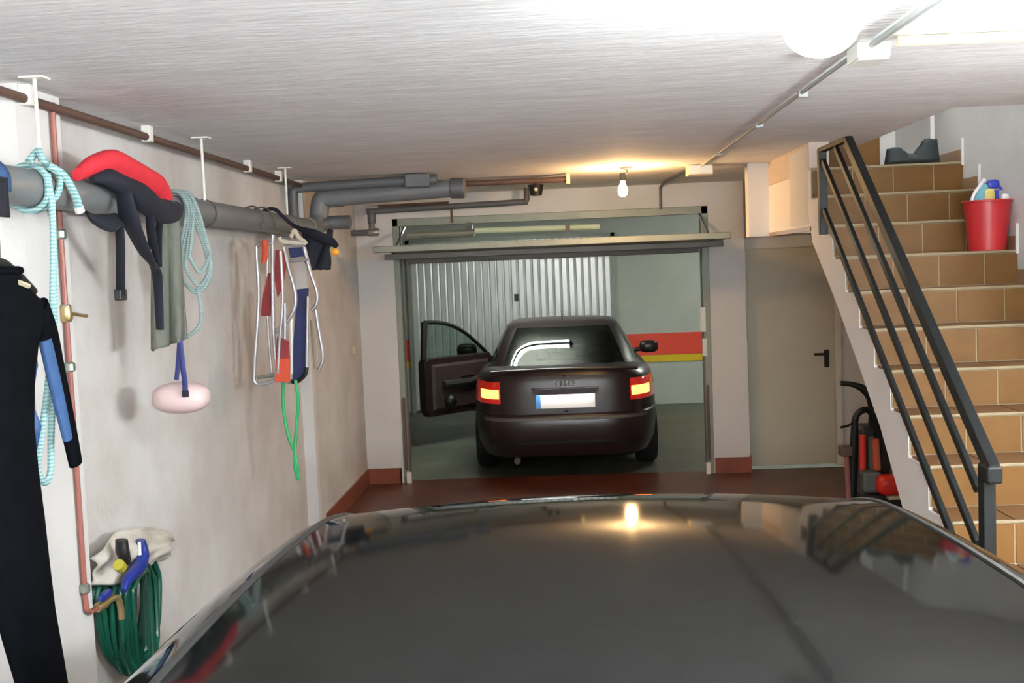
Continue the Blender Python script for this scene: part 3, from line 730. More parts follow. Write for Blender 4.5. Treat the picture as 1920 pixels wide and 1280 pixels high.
B('box', 'white_plastic', jb, .995, 1.10, 3.61, 3.75, CZ-.055, CZ-.001, bevel=.006)
B('lid', 'white_plastic', jb, 1.0, 1.095, 3.615, 3.745, CZ-.06, CZ-.054)
# bright visible lamp: short twin-tube ceiling fitting
_lp = at(1540, 46, 'Z', CZ-.15); LX, LY = _lp.x, _lp.y
lp = thing('ceiling_lamp', 'bright white ceiling lamp glaring near the top of the view', 'lamp', (LX, LY, CZ))
MB().lathe([(.0,0),(.06,0),(.06,-.02),(.04,-.03),(.04,-.09)], (LX,LY,CZ), 'Z', 24).build('base', 'white_plastic', lp, smooth=True)
MB().ell((LX,LY,CZ-.15),(.09,.09,.075),20,12).build('globe', 'lamp_visible', lp, smooth=True)
def batten(name, label, x0, x1, y, z, m_, ztop=CZ):
    t = thing(name, label, 'lamp', ((x0+x1)/2, y, z))
    B('housing', 'white_plastic', t, x0, x1, y-.018, y+.018, z-.05, z, bevel=.004)
    for dy in (-.055, .055): T('tube', m_, t, [(x0+.05,y+dy,z-.03),(x1-.05,y+dy,z-.03)], .016, n=14, sm=0)
    for x in (x0+.035, x1-.035): B('lampholder', 'white_plastic', t, x-.015, x+.015, y-.075, y+.075, z-.05, z-.01)
    for x in (x0+.2, x1-.2):
        if z < ztop-.01: T('suspension_wire', 'steel_dark', t, [(x,y,z),(x,y,ztop)], .004, n=6, sm=0)
    return t
batten('fluorescent_batten', 'added fill light, a tube fitting above the black car', -1.16, .14, .55, 2.38, 'fill_over')  # fill light added out of view to lift the room's brightness
batten('fluorescent_batten', 'added fill light, a tube fitting hung behind the camera', -.4, 1.3, -1.3, 1.98, 'fill_near')  # unseen tubes added behind the camera for the ceiling and frontal surfaces
batten('fluorescent_batten', 'fluorescent tube fitting on the passage ceiling behind the lintel', -1.15, .15, 11.55, 2.478, 'tube_corridor', 2.70)
batten('fluorescent_batten', 'added fill light, a tube fitting in the passage to the right', 2.2, 3.5, 13.0, 2.45, 'tube_corridor', 2.70)  # extra unseen tubes, added to lighten the passage
t = thing('fluorescent_batten', 'added fill light, a tube fitting on the right wall before the stairs', 'lamp', (2.97, 2.2, 1.95))  # tubes added out of shot to brighten the left wall and ceiling
B('housing', 'white_plastic', t, 2.955, 3.0, 1.5, 2.9, 1.93, 1.97, bevel=.004)
for dz in (-.05, .05): T('tube', 'fill_side', t, [(2.93,1.55,1.95+dz),(2.93,2.85,1.95+dz)], .016, n=14, sm=0)
for y in (1.53, 2.87): B('lampholder', 'white_plastic', t, 2.91, 2.96, y-.015, y+.015, 1.88, 2.02)
t = thing('upstairs_fill', 'added fill light, a round globe high above the stair landing', 'lamp', (2.2, 6.4, 4.3))  # added lamp out of view, brightens the upper steps and stairwell
MB().lathe([(0,0),(.07,0),(.07,-.03),(.03,-.05)], (2.2,6.4,4.3), 'Z', 20).build('base', 'white_plastic', t, smooth=True)
MB().ell((2.2,6.4,4.17),(.11,.11,.10),20,12).build('globe', 'fill_upstairs', t, smooth=True)
# hanging bulb
BX, BY = .513, 7.83
bc = at(1168, 357, 'Y', BY)
hbulb = thing('hanging_bulb', 'lit warm bare bulb hanging from the ceiling before the garage opening', 'lamp', (BX, BY, CZ))
MB().lathe([(0,0),(.045,0),(.045,-.012),(.012,-.02)], (BX,BY,CZ), 'Z', 18).build('ceiling_rose', 'pvc_dark', hbulb, smooth=True)
T('flex', 'pvc_dark', hbulb, [(BX,BY,CZ-.01),(BX+.005,BY,CZ-.04),(bc.x,BY,bc.z+.10)], .006, n=8)
MB().lathe([(.010,.125),(.021,.12),(.021,.07),(.016,.065)], (bc.x,BY,bc.z), 'Z', 16).build('socket', 'black_plastic', hbulb, smooth=True)
MB().lathe([(.014,.068),(.018,.05),(.03,.02),(.036,-.004),(.03,-.028),(.014,-.042),(0,-.045)], (bc.x,BY,bc.z), 'Z', 20).build('bulb_glass', 'bulb', hbulb, smooth=True)
# little dark spotlight
sp = at(1005, 357, 'Y', 8.8)
s1 = thing('small_spotlight', 'small dark cone-shaped fitting with a white lens under the ceiling', 'lamp', (sp.x, 8.8, CZ))
MB().lathe([(.065,.045),(.06,.03),(.045,-.04),(.0,-.045)], sp, 'Z', 20).build('cone', 'black_plastic', s1, smooth=True)
MB().ell((sp.x,8.738,sp.z+.005),(.016,.016,.016),10,8).build('lens', 'white_plastic', s1, smooth=True)
T('stem', 'black_plastic', s1, [(sp.x,8.8,sp.z+.04),(sp.x,8.8,CZ)], .012, n=8, sm=0)
# wall switch
s2 = thing('wall_switch', 'small cream switch on the left wall before the corner', 'switch', (-1.80, 9.33, 1.26))
B('plate', 'cream_plastic', s2, -1.80, -1.79, 9.25, 9.40, 1.21, 1.31, bevel=.003)
B('rocker', 'white_plastic', s2, -1.79, -1.784, 9.29, 9.36, 1.23, 1.29, bevel=.003)
# ------------------------------------------------------------------ things hung on the drain pipe
# wetsuit
wx = -1.60
ws_ = thing('wetsuit', 'black wetsuit with blue underarm panels hanging at the left edge', 'wetsuit', (wx, 3.05, .45))
def ringpts(cy_, hw, z, th, n=24, cx=wx):
    return [(cx+th*math.cos(2*PI*k/n), cy_+hw*math.sin(2*PI*k/n), z) for k in range(n)]
def loft(rings, cap=True):
    m = MB(); n = len(rings[0]); vs = [v for r in rings for v in r]
    fs = [(i*n+k, i*n+(k+1)%n, (i+1)*n+(k+1)%n, (i+1)*n+k) for i in range(len(rings)-1) for k in range(n)]
    if cap: fs += [tuple(range(n))[::-1], tuple((len(rings)-1)*n+k for k in range(n))]
    return m.add(vs, fs)
tor = [(3.075,.070,1.975,.035),(3.075,.075,1.94,.04),(3.07,.14,1.905,.045),(3.065,.235,1.865,.05),(3.06,.235,1.81,.055),(3.04,.19,1.74,.055),(3.02,.165,1.62,.055),(3.01,.155,1.50,.055),(3.02,.155,1.36,.052),(3.035,.16,1.22,.05),(3.055,.155,1.08,.045),(3.085,.145,.92,.04),(3.13,.135,.76,.036),(3.17,.125,.60,.034),(3.20,.11,.47,.032)]
body = loft([ringpts(*t) for t in tor]).build('torso_and_legs', 'neoprene', ws_, smooth=True, angle=70)
arm = [(3.25,1.855,.05),(3.30,1.77,.048),(3.335,1.66,.044),(3.37,1.55,.040),(3.405,1.44,.036),(3.435,1.335,.032)]
T('sleeve', 'neoprene', ws_, [(wx+.01, y, z) for y, z, r in arm], [r for y, z, r in arm], n=16, sm=4, flat=.55, up=(1,0,0))
T('sleeve_panel', 'neoprene_blue', ws_, [(wx+.014, y-.024, z-.015) for i, (y, z, r) in enumerate(arm[1:5])], [.030,.030,.027,.022], n=14, sm=4, flat=.62, up=(1,0,0))
T('sleeve', 'neoprene', ws_, [(wx+.01, 6.13-y, z) for y, z, r in arm], [r for y, z, r in arm], n=16, sm=4, flat=.55, up=(1,0,0))
T('side_panel', 'neoprene_blue', ws_, [(wx+.006,3.205,1.745),(wx+.012,3.175,1.68),(wx+.02,3.16,1.62)], [.012,.022,.008], n=12, sm=4)
T('side_panel', 'neoprene_blue', ws_, [(wx+.02,3.145,1.56),(wx+.02,3.15,1.50),(wx+.012,3.165,1.43)], [.008,.024,.008], n=12, sm=4)
T('collar', 'neoprene', ws_, [(wx+.036*math.cos(2*PI*k/16), 3.075+.072*math.sin(2*PI*k/16), 1.965) for k in range(16)], .012, n=8, closed=True, sm=2)
T('neck_label', 'cream_plastic', ws_, [(wx+.042,3.08,1.93),(wx+.046,3.13,1.918)], .008, n=6, sm=0)
hgr = thing('coat_hanger', 'dark coat hanger holding the wetsuit on the drain pipe', 'hanger', (wx, 3.055, 2.0))
T('hook', 'steel_dark', hgr, [(-1.70,3.1,2.30),(-1.645,3.1,2.29),(-1.615,3.09,2.24),(-1.61,3.08,2.15),(wx,3.06,2.03),(wx,3.055,1.985)], .006, n=8)
T('shoulder_bar', 'black_plastic', hgr, [(wx,2.86,1.90),(wx,2.95,1.955),(wx,3.055,1.99),(wx,3.15,1.955),(wx,3.25,1.90)], .014, n=8)
bt = thing('blue_sleeve_cloth', 'blue and navy cloth draped over the drain pipe at the left edge', 'cloth', (-1.66, 3.18, 2.2))
def drape(y0, y1, a0, a1, r0, drop=0., cx=-1.70, cz=2.235, nu=10, nv=20):
    """cloth lying over the pipe from angle a0 to a1 (0 = room side, 90 = top), then hanging straight down by drop"""
    def fn(u, v):
        y = y0+(y1-y0)*u
        L = abs(a1-a0)*r0; tot = L+drop; s_ = v*tot
        if s_ < L: a = a1+(a0-a1)*s_/L; return (cx+r0*math.cos(a), y, cz+r0*math.sin(a))
        return (cx+r0*math.cos(a0), y, cz+r0*math.sin(a0)-(s_-L))
    return MB().grid(fn, nu, nv)
drape(2.95, 3.215, -.2, 2.6, .070, .02).build('blue_cloth', 'neoprene_blue', bt, smooth=True, solid=.008)
drape(2.95, 3.19, -.15, .1, .072, .10).build('navy_lining', 'navy', bt, smooth=True, solid=.008)
# teal rope
tr = thing('teal_rope', 'teal and white rope tied round the drain pipe hanging in a long loop', 'rope', (-1.62, 3.45, 1.3))
T('wrap', 'rope_teal', tr, [(-1.70+.074*math.cos(a), 3.45+.03*math.sin(a*.5), 2.235+.074*math.sin(a)) for a in [2*PI*k/16 for k in range(17)]], .011, n=8, sm=3)
T('wrap', 'rope_teal', tr, [(-1.70+.074*math.cos(a), 3.53+.05*math.sin(a), 2.235+.074*math.sin(a)) for a in [2*PI*k/16 for k in range(17)]], .011, n=8, sm=3)
T('knot', 'rope_teal', tr, [(-1.66,3.40,2.31),(-1.65,3.44,2.345),(-1.66,3.49,2.33),(-1.63,3.45,2.31),(-1.62,3.41,2.32),(-1.64,3.43,2.35)], .012, n=8)
T('hanging_loop', 'rope_teal', tr, [(-1.628,3.46,2.24),(-1.62,3.455,2.15),(-1.625,3.43,1.9),(-1.63,3.38,1.65),(-1.64,3.32,1.45),(-1.65,3.30,1.36),(-1.65,3.315,1.31),(-1.65,3.35,1.295),(-1.65,3.385,1.33),(-1.65,3.40,1.42),(-1.64,3.43,1.65),(-1.635,3.46,1.9),(-1.63,3.475,2.15),(-1.64,3.48,2.28)], .011, n=8)
T('tail', 'rope_teal', tr, [(-1.65,3.50,2.31),(-1.625,3.56,2.28),(-1.615,3.62,2.215),(-1.62,3.65,2.18)], .014, n=8)
T('whipping', 'bottle_white', tr, [(-1.62,3.648,2.182),(-1.62,3.66,2.165)], .017, n=8, sm=0)
# red and navy vest/harness
vt = thing('buoyancy_vest', 'red and navy sailing vest slung over the drain pipe with straps dangling', 'vest', (-1.66, 4.1, 2.2))
def X_(px, py, X=-1.635): return tuple(at(px, py, 'X', X))
T('red_panel', 'red_cloth', vt, [X_(146,327),X_(172,312),X_(205,307),X_(235,320),X_(262,336),X_(288,352),X_(303,375),X_(303,392)], [.020,.034,.045,.044,.046,.046,.038,.02], n=16, sm=6, flat=1.3)
T('navy_panel', 'navy', vt, [X_(172,334,-1.62),X_(200,332,-1.61),X_(232,350,-1.60),X_(262,368,-1.59),X_(292,392,-1.59),X_(318,395,-1.60),X_(332,388,-1.61)], [.014,.045,.055,.07,.065,.055,.03], n=16, sm=6, flat=.7)
T('navy_flap', 'navy', vt, [X_(162,398,-1.64),X_(178,412,-1.63),X_(198,418,-1.63),X_(222,410,-1.63)], [.012,.032,.045,.03], n=14, sm=6, flat=.5)
T('shoulder_strap', 'navy', vt, [X_(232,360,-1.58),X_(240,400,-1.575),X_(255,440,-1.575),X_(275,480,-1.58),X_(290,500,-1.585),X_(296,530,-1.59),X_(300,618,-1.60)], [.035,.046,.045,.042,.030,.024,.020], n=12, sm=6, flat=.35, up=(.35,1,0))
T('shoulder_strap', 'navy', vt, [X_(280,375,-1.575),X_(282,420,-1.575),X_(287,460,-1.58),X_(291,495,-1.585)], [.02,.022,.024,.026], n=10, sm=6, flat=.35, up=(.35,1,0))
T('shoulder_strap', 'navy', vt, [X_(305,392,-1.585),X_(298,430,-1.58),X_(296,480,-1.58),X_(294,500,-1.585)], [.02,.018,.02,.026], n=10, sm=6, flat=.35, up=(.35,1,0))
st_ = T('webbing_strap', 'navy', vt, [X_(223,405,-1.62),X_(226,470,-1.62),X_(226,556,-1.62)], .022, n=8, sm=4, flat=.2, up=(.35,1,0))
q = X_(226,548,-1.62); B('buckle', 'black_plastic', st_, q[0]-.014, q[0]+.014, q[1]-.03, q[1]+.03, q[2]-.03, q[2]+.012, bevel=.005)
q = X_(281,472,-1.56); MB().ell(q, (.008,.012,.012), 10, 6).build('snap_ring', 'chrome', vt, smooth=True)
# grey cloth
gc = thing('grey_cloth', 'long grey-olive cloth hanging from the drain pipe beside the vest', 'cloth', (-1.6, 4.45, 1.65))
def cloth(u, v):
    # v 0 top .. 1 bottom ; u across
    z = 2.305-v*(2.305-1.645)
    w0, w1 = .10, .155
    wd_ = w0+(w1-w0)*v
    x = -1.615+(u-.5)*wd_*.85-.03*math.sin(PI*min(1, (1-v)*4))*0+.012*math.sin(u*16+v*2)
    y = 4.45-.05*v+(u-.5)*.10+.018*math.sin(u*13+1)*(.4+v)
    if v < .18: x += -.09*(1-v/.18)**2
    if v > .97: z += .04*(u-.3)
    return (x, y, z)
MB().grid(cloth, 28, 40).build('cloth', 'grey_cloth', gc, smooth=True, solid=.01, angle=80)
# grey rope coil
rc = thing('grey_rope_coil', 'coil of thin grey rope looped over the drain pipe', 'rope', (-1.62, 4.75, 1.7))
for i, (dx, zb, w_) in enumerate(((0,1.86,.045),(.012,1.89,.036),(-.012,1.875,.05),(.02,1.95,.03))):
    T('loop', 'rope_grey', rc, [(-1.70+dx*.3,4.75+.02*i,2.312),(-1.64+dx,4.74+.02*i,2.295),(-1.605+dx,4.72,2.20),(-1.60-w_+dx,4.71,2.02),(-1.60-w_+dx,4.71,zb+.07),(-1.59+dx,4.72,zb),(-1.58+w_+dx,4.74,zb+.07),(-1.58+w_*.8+dx,4.75,2.05),(-1.60+dx,4.77,2.22),(-1.64+dx,4.775,2.30)], .009, n=8, sm=5, closed=True)
T('tail', 'rope_grey', rc, [(-1.585,4.72,1.88),(-1.575,4.715,1.80),(-1.575,4.70,1.73),(-1.60,4.68,1.69),(-1.63,4.66,1.67)], .009, n=8)
# buoy
by = thing('buoy', 'pinkish white oval buoy hanging on a blue webbing strap', 'buoy', (-1.58, 4.5, 1.35))
bcn = at(340, 745, 'Y', 4.45)
MB().ell(bcn, (.120,.085,.066), 32, 16, .82).build('float', 'buoy', by, smooth=True)
def Yp(px, py, Y=4.42): return tuple(at(px, py, 'Y', Y))
T('strap', 'blue_web', by, [Yp(337,635,4.44),Yp(334,680,4.44),Yp(331,712,4.44)], .010, n=8, sm=4, flat=.35, up=(0,1,0))
T('strap', 'blue_web', by, [Yp(337,635,4.41),Yp(343,690,4.40),Yp(346,712,4.375),Yp(348,742,4.352)], .012, n=8, sm=4, flat=.35, up=(0,1,0))
q = Yp(348,738,4.36); B('buckle', 'navy', by, q[0]-.012, q[0]+.012, q[1]-.012, q[1]+.008, q[2]-.014, q[2]+.014, bevel=.003)
# folded beach chairs
def Cp(px, py, Y): return tuple(at(px, py, 'Y', Y))
fc = thing('folding_chair', 'folded white-framed beach chair with red and orange fabric on the pipe', 'chair', (-1.6, 6.1, 1.4))
YA = 6.02
T('frame', 'alu', fc, [Cp(516,455,YA),Cp(485,458,YA),Cp(481,475,YA),Cp(485,560,YA),Cp(477,690,YA),Cp(480,718,YA),Cp(500,718,YA),Cp(520,712,YA),Cp(545,716,YA)], .011, n=10, sm=5)
T('frame', 'alu', fc, [Cp(512,440,YA),Cp(511,470,YA),Cp(513,620,YA),Cp(520,705,YA)], .011, n=10, sm=3)
T('lower_rail', 'steel', fc, [Cp(482,708,YA-.02),Cp(514,703,YA-.02)], .010, n=8, sm=0)
T('headrest_roll', 'orange_red', fc, [Cp(497,450,YA-.02),Cp(497,475,YA-.02),Cp(494,493,YA-.02)], [.018,.018,.014], n=12, sm=3)
def strip(name, m_, root, quad, Y, th=.015):
    P = [Cp(x, y, Y) for x, y in quad]; Q = [(p[0], p[1]+th, p[2]) for p in P]; n_ = len(P)
    return MB().add(P+Q, [tuple(range(n_)), tuple(range(n_,2*n_))[::-1]]+[(i,(i+1)%n_,(i+1)%n_+n_,i+n_) for i in range(n_)]).build(name, m_, root, bevel=.003)
strip('fabric', 'dark_red', fc, [(502,512),(507,512),(507,592),(489,592),(491,560)], YA+.02)
strip('fabric', 'dark_red', fc, [(516,468),(530,468),(536,500),(530,535),(520,558),(514,520)], YA+.03)
strip('fabric', 'orange_red', fc, [(517,672),(543,672),(543,716),(515,716)], YA-.03)
strip('fabric', 'dark_red', fc, [(519,630),(541,640),(543,676),(517,676)], YA-.02)
T('pipe_hook', 'steel_dark', fc, [Cp(512,442,YA),(-1.635,YA,2.20),(-1.625,YA,2.25),(-1.66,YA,2.305),(-1.71,YA,2.312),(-1.765,YA,2.28),(-1.77,YA,2.22)], .005, n=8)
T('frame', 'alu', fc, [Cp(526,470,YA-.03),Cp(530,560,YA-.03),Cp(524,640,YA-.03),Cp(521,700,YA-.03)], .009, n=8, sm=3)
T('frame', 'alu', fc, [Cp(502,470,YA+.03),Cp(500,560,YA+.03),Cp(505,650,YA+.03),Cp(510,708,YA+.03)], .008, n=8, sm=3)
fd = thing('folding_chair', 'folded white-framed beach chair with navy blue fabric on the pipe', 'chair', (-1.5, 6.2, 1.4))
YB = 6.22
T('frame', 'alu', fd, [Cp(532,463,YB-.08),Cp(542,505,YB-.08),Cp(553,545,YB-.08),Cp(553,575,YB-.08),Cp(540,600,YB-.08),Cp(517,622,YB-.08)], .012, n=10, sm=4)
T('frame', 'alu', fd, [Cp(570,463,YB),Cp(582,510,YB),Cp(594,545,YB),Cp(594,568,YB),Cp(584,582,YB)], .012, n=10, sm=4)
T('frame', 'alu', fd, [Cp(592,580,YB+.05),Cp(600,630,YB+.05),Cp(606,670,YB+.05),Cp(598,693,YB+.05)], .011, n=10, sm=4)
T('cross_bar', 'alu', fd, [Cp(532,461,YB-.02),Cp(570,460,YB-.02)], .009, n=8, sm=0)
T('cross_bar', 'alu', fd, [Cp(541,490,YB-.02),Cp(577,486,YB-.02)], .010, n=8, sm=0)
strip('headrest', 'navy_chair', fd, [(540,465),(568,463),(572,480),(544,484)], YB)
strip('fabric', 'navy_chair', fd, [(557,542),(578,540),(576,600),(573,700),(560,712),(548,712),(550,640)], YB-.04)
T('side_rail', 'white_plastic', fd, [Cp(546,590,YB-.07),Cp(546,700,YB-.07)], .011, n=8, sm=0)
T('side_rail', 'alu', fd, [Cp(577,555,YB-.06),Cp(575,690,YB-.06)], .009, n=8, sm=0)
T('foot', 'black_plastic', fd, [Cp(575,688,YB-.06),Cp(572,702,YB-.06),Cp(556,716,YB-.06),Cp(545,714,YB-.06)], .012, n=8, sm=3)
T('armrest', 'alu', fd, [Cp(534,568,YB-.1),Cp(534,635,YB-.1)], .012, n=8, sm=0)
T('hanging_cord', 'rope_tan', fd, [Cp(545,445,YB),Cp(552,432,YB),Cp(560,445,YB),Cp(572,456,YB),Cp(530,452,YB-.05),Cp(524,445,YB-.05)], .012, n=8)
T('tan_strap', 'rope_tan', fd, [Cp(586,600,YB+.08),Cp(590,650,YB+.08),Cp(592,690,YB+.08)], [.03,.03,.02], n=10, flat=.3)
T('pipe_hook', 'steel_dark', fd, [Cp(552,436,YB),(-1.60,YB,2.19),(-1.622,YB,2.26),(-1.66,YB,2.31),(-1.71,YB,2.316),(-1.765,YB,2.285),(-1.772,YB,2.22)], .005, n=8)
gr = thing('green_cord', 'bright green cord hanging in a loop below the folded chairs', 'rope', (-1.6, 6.1, .9))
YG = 6.12
T('cord', 'rope_green', gr, [Cp(531,708,YG),Cp(531,760,YG),Cp(540,815,YG),Cp(553,850,YG),Cp(560,893,YG),Cp(557,893,YG),Cp(552,860,YG),Cp(556,800,YG),Cp(559,750,YG),Cp(554,712,YG)], .010, n=8)
nb_ = thing('navy_bag', 'navy blue cloth bag with an orange patch hanging on the pipe end', 'bag', (-1.35, 6.45, 1.95))
q0 = at(605, 470, 'Y', 6.40)
def nbag(u, v):
    x = (u-.5)*.17*(1-.25*v); z = .11-.22*v
    return (q0.x-.03+x, 6.40+.015*math.sin(u*9+v*5), q0.z+z+.02*math.sin(u*7)*(1-v))
MB().grid(nbag, 14, 14).build('bag_body', 'navy', nb_, smooth=True, solid=.035, angle=80)
T('flap', 'navy', nb_, [Cp(560,428,6.38),Cp(590,440,6.36),Cp(618,452,6.36),Cp(632,462,6.38)], [.018,.04,.04,.018], n=12, flat=.6)
T('carry_loop', 'navy', nb_, [Cp(575,433,6.38),(-1.56,6.42,2.22),(-1.615,6.42,2.27),(-1.66,6.42,2.315),(-1.71,6.42,2.318),(-1.77,6.42,2.28),(-1.775,6.42,2.2)], .012, n=8)
MB().ell(Cp(628,472,6.37), (.024,.015,.022), 12, 8).build('orange_patch', 'orange_badge', nb_, smooth=True)
# ------------------------------------------------------------------ hose, bag and spray gun on the wall
hs = thing('garden_hose', 'dark green garden hose coiled on the left wall below the grey bag', 'hose', (-1.83, 4.33, .3))
HC = (4.34, .62)
B('wall_bracket', 'steel_dark', hs, -1.88, -1.76, 4.25, 4.43, .80, .83, bevel=.004)
for i in range(15):
    ry_ = .275-.0125*i+random.uniform(-.01,.01); rz_ = .275-.0105*i+random.uniform(-.01,.012); dx = -1.855+.018*(i % 5)+.010*(i//5)
    pts = []
    for k in range(20):
        a = 2*PI*k/20; yy = HC[0]+ry_*math.sin(a)*(1 if math.cos(a) > 0 else .92)+.008*math.sin(3*a+i)
        zz = HC[1]+rz_*math.cos(a)*(.8 if math.cos(a) > 0 else 1.0)-(.015*i if math.cos(a) < 0 else -.0)
        pts.append((dx+.008*math.sin(2*a+i), yy, zz))
    T('hose_loop', 'hose', hs, pts, .0115, n=8, closed=True, sm=3)
T('hose_tail', 'hose', hs, [(-1.765,4.12,.60),(-1.77,4.13,.52),(-1.80,4.18,.42),(-1.80,4.25,.34),(-1.78,4.28,.2),(-1.75,4.26,.02)], .0115, n=8)
B('yellow_tag', 'hose_yellow', hs, -1.80, -1.785, 4.47, 4.55, .525, .545)
bg = thing('grey_bag', 'crumpled beige-grey bag draped over the green hose', 'bag', (-1.80, 4.4, .7))
def bagf(u, v):
    # silhouette from left to right
    top = [(4.02,.87),(4.10,.905),(4.22,.925),(4.36,.905),(4.52,.865),(4.68,.815),(4.80,.755),(4.87,.705)]
    bot = [(4.03,.765),(4.10,.742),(4.20,.720),(4.34,.715),(4.48,.71),(4.62,.69),(4.74,.665),(4.84,.662)]
    t = u*7; i = min(6, int(t)); f = t-i
    a = Vector((0,)+tuple(top[i][j]+(top[i+1][j]-top[i][j])*f for j in (0,1))); b = Vector((0,)+tuple(bot[i][j]+(bot[i+1][j]-bot[i][j])*f for j in (0,1)))
    p = a.lerp(b, v); env = math.sin(PI*min(1, u*1.05+.02))**.4*(.45+.55*math.sin(PI*(.15+.75*v)))
    p.x = -1.86+.115*env+.012*math.sin(17*u+5*v)+.010*math.sin(9*v-6*u)+.006*math.sin(41*u*v+3)
    return p
MB().grid(bagf, 40, 20).build('bag_cloth', 'bag', bg, smooth=True, solid=.006, angle=60)
sg = thing('spray_gun', 'blue and black hose spray gun lying on the grey bag', 'spray gun', (-1.74, 4.4, .7))
XG = -1.725
T('grip', 'gun_blue', sg, [X_(264,1012,XG),X_(266,1040,XG),X_(258,1065,XG),X_(240,1085,XG),X_(232,1108,XG)], [.028,.045,.05,.035,.018], n=12, flat=.6)
T('head', 'black_plastic', sg, [X_(228,1012,XG),X_(230,1035,XG),X_(236,1050,XG)], [.035,.04,.03], n=12, flat=.6)
T('nozzle', 'hose_yellow', sg, [X_(222,1058,XG+.005),X_(228,1064,XG+.005)], [.022,.022], n=10, sm=2)
T('trigger', 'white_plastic', sg, [X_(261,1016,XG+.035),X_(262,1040,XG+.035)], .007, n=8, sm=0)
# ------------------------------------------------------------------ bucket with cleaning things on the stairs
bz = tz(6); bx = at(1852, 467, 'Y', 6.04).x
bk = thing('red_bucket', 'red plastic bucket holding cleaning things on the stairs', 'bucket', (bx, 6.045, bz))
MB().lathe([(0,.002),(.092,.0),(.096,.004),(.122,.262),(.127,.262),(.127,.272),(.118,.272),(.092,.012),(0,.012)], (bx,6.045,bz), 'Z', 36).build('pail', 'bucket', bk, smooth=True)
T('rim', 'bucket', bk, [(bx+.126*math.cos(2*PI*k/24), 6.045+.126*math.sin(2*PI*k/24), bz+.268) for k in range(24)], .006, n=8, closed=True, sm=0)
T('bail_handle', 'steel_dark', bk, [(bx+.130*math.cos(a), 6.045+.02*math.sin(a), bz+.262+.02*math.sin(a)) for a in [PI*k/12 for k in range(13)]], .004, n=6, sm=0)
bo = thing('spray_bottle', 'white spray bottle with blue trigger head in the red bucket', 'bottle', (bx+.03, 6.05, bz+.02))
MB().lathe([(0,.0),(.034,0),(.036,.01),(.036,.24),(.028,.28),(.013,.30),(.013,.315)], (bx+.03,6.05,bz+.02), 'Z', 20).build('flask', 'bottle_white', bo, smooth=True)
B('label_band', 'bottle_blue', bo, bx+.018, bx+.052, 6.012, 6.02, bz+.275, bz+.325)
MB().ell((bx+.035,6.05,bz+.36),(.035,.018,.026),14,8,.7).build('trigger_head', 'bottle_blue', bo, smooth=True)
T('trigger', 'bottle_blue', bo, [(bx+.055,6.045,bz+.355),(bx+.075,6.045,bz+.335),(bx+.078,6.045,bz+.325)], .008, n=8, sm=2)
ct = thing('cleaning_cloth', 'pale teal cloth sticking out of the red bucket', 'cloth', (bx-.05, 6.04, bz+.2))
T('cloth', 'cloth_teal', ct, [(bx-.06,6.03,bz+.18),(bx-.045,6.02,bz+.30),(bx-.02,6.03,bz+.355),(bx-.01,6.05,bz+.30)], [.03,.04,.022,.03], n=12, flat=.5)
T('hem', 'bottle_white', ct, [(bx-.10,6.03,bz+.22),(bx-.085,6.01,bz+.30),(bx-.05,6.01,bz+.35),(bx-.02,6.02,bz+.385)], .010, n=8)
yc = thing('sponge_cloth', 'yellow and white cloth in the red bucket beside the bottle', 'cloth', (bx, 6.02, bz+.2))
MB().ell((bx-.005,6.0,bz+.29),(.03,.02,.045),12,8,.7).build('cloth', 'cloth_yellow', yc, smooth=True)
MB().ell((bx+.085,6.02,bz+.275),(.022,.02,.03),12,8,.7).build('folded_end', 'bottle_white', yc, smooth=True)
# shoes on the landing
for i, (px, nm, fl, hgt) in enumerate(((1690,'dark shoe lying at the left on the stair landing',1,.085),(1730,'dark ankle boot standing at the right on the stair landing',-1,.13))):
    p = at(px, 300, 'Y', 6.82); z = tz(NTOP)
    sh = thing('shoe', nm, 'shoe', (p.x, 6.82, z), 'shoes on the landing')
    MB().ell((p.x,6.82,z+.014),(.105,.042,.014),18,6,.6).build('sole', 'rubber', sh, smooth=True)
    def upper(u, v):
        a = 2*PI*u; t = v; ln = .10*(1-.35*t); hx_ = math.cos(a)
        zz = z+.02+t*hgt*(1-.55*max(0, fl*hx_))
        return (p.x+ln*hx_-fl*.02*t, 6.82+.04*(1-.2*t)*math.sin(a), zz)
    m = MB().grid(upper, 24, 8); m.build('upper', 'shoe', sh, smooth=True, solid=.008)
    MB().ell((p.x+fl*.05,6.82,z+.035),(.06,.042,.038),14,8).build('toe', 'shoe', sh, smooth=True)
    MB().ell((p.x-fl*.035,6.82,z+.03+hgt*.5),(.05,.036,hgt*.5),14,8,.8).build('tongue', 'shoe', sh, smooth=True)
    T('laces', 'black_plastic', sh, [(p.x+fl*.03,6.79,z+.06),(p.x+fl*.01,6.80,z+.085),(p.x+fl*.03,6.84,z+.065)], .006, n=6)
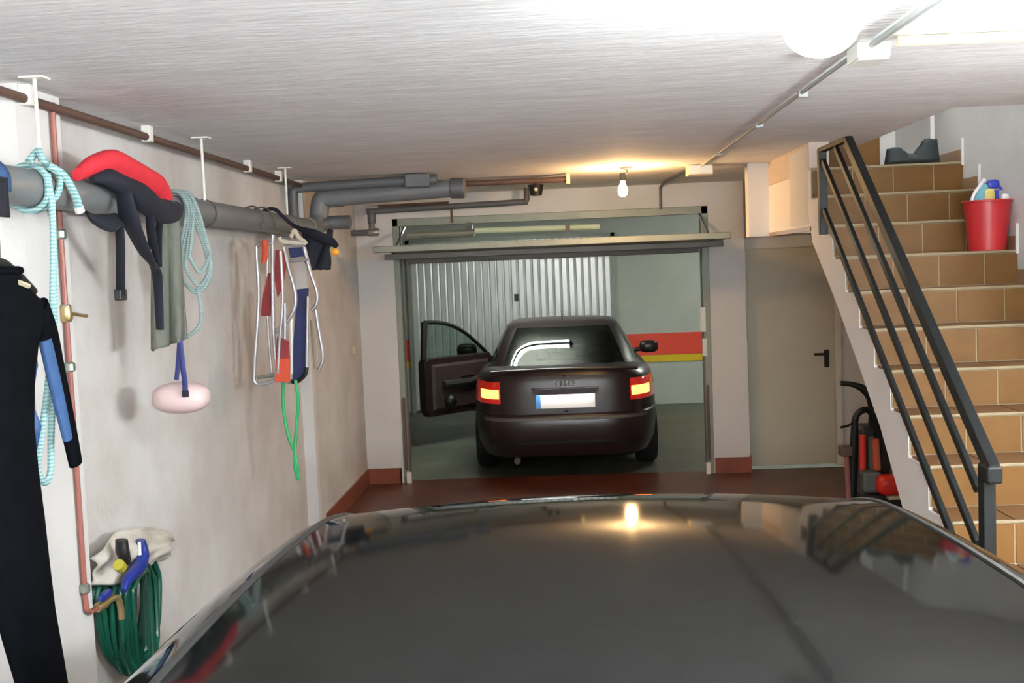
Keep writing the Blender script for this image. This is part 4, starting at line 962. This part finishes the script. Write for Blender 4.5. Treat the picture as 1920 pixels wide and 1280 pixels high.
# ------------------------------------------------------------------ garden machine below the stairs
gm = thing('garden_machine', 'red and black wheeled garden machine with a handlebar under the stairs', 'garden machine', (2.0, 7.2, 0))
Y0 = 7.2
T('handlebar', 'black_plastic', gm, [Cp(1576,718,Y0),Cp(1600,721,Y0),Cp(1620,730,Y0),Cp(1632,748,Y0),Cp(1634,780,Y0)], [.016,.018,.028,.026,.016], n=12, sm=5)
T('upright', 'black_metal', gm, [Cp(1634,765,Y0),Cp(1630,850,Y0),Cp(1625,930,Y0),(1.99,Y0,.16)], .016, n=10, sm=4)
T('upright', 'black_metal', gm, [Cp(1603,785,Y0-.05),Cp(1600,860,Y0-.05),Cp(1598,930,Y0-.05),(1.90,Y0-.05,.10)], [.022,.03,.03,.03], n=12, sm=4)
T('top_arch', 'black_metal', gm, [Cp(1600,850,Y0-.05),Cp(1603,790,Y0-.05),Cp(1612,772,Y0-.05),Cp(1630,770,Y0-.05),Cp(1644,800,Y0-.05),Cp(1650,850,Y0-.05)], .022, n=10, sm=5)
T('brake_lever', 'black_metal', gm, [Cp(1602,790,Y0-.06),Cp(1590,798,Y0-.08),Cp(1577,801,Y0-.1)], .008, n=8)
B('side_box', 'iron_brown', gm, 1.80, 1.88, Y0-.1, Y0-.02, .60, .665, bevel=.008)
T('prop_leg', 'copper', gm, [(1.845,Y0-.06,.62),(1.855,Y0-.06,.40),(1.86,Y0-.06,.0)], .018, n=10, sm=0)
T('red_guard', 'machine_red', gm, [Cp(1617,815,Y0-.1),Cp(1617,880,Y0-.1)], .022, n=12, sm=3)
T('orange_guard', 'machine_orange', gm, [Cp(1640,822,Y0-.1),Cp(1644,880,Y0-.1)], .026, n=12, sm=3)
B('centre_panel', 'machine_grey', gm, 1.99, 2.03, Y0-.08, Y0-.04, .50, .72, bevel=.006)
B('battery_box', 'black_plastic', gm, 1.95, 2.14, Y0-.04, Y0+.16, .42, .78, bevel=.02)
MB().ell((2.09,Y0-.16,.42),(.085,.09,.065),18,10,.6).build('engine_cover', 'machine_red', gm, smooth=True)
B('deck_plate', 'cream_plastic', gm, 2.06, 2.19, Y0-.24, Y0-.08, .335, .36, bevel=.006)
B('chassis', 'black_plastic', gm, 1.94, 2.18, Y0-.2, Y0+.2, .22, .36, bevel=.02)
B('tilt_deck', 'machine_grey', gm, 1.93, 2.05, Y0-.14, Y0-.02, .36, .50, bevel=.02)
for x in (1.90, 2.19):
    wq = MB().lathe([(.07,-.025),(.13,-.025),(.14,-.012),(.14,.012),(.13,.025),(.07,.025)], (x,Y0-.02,.14), 'X', 24).build('wheel', 'rubber', gm, smooth=True)
    MB().lathe([(0,-.012),(.07,-.022),(.07,.022),(0,.012)], (x,Y0-.02,.14), 'X', 20).build('hub', 'machine_grey', wq, smooth=True)
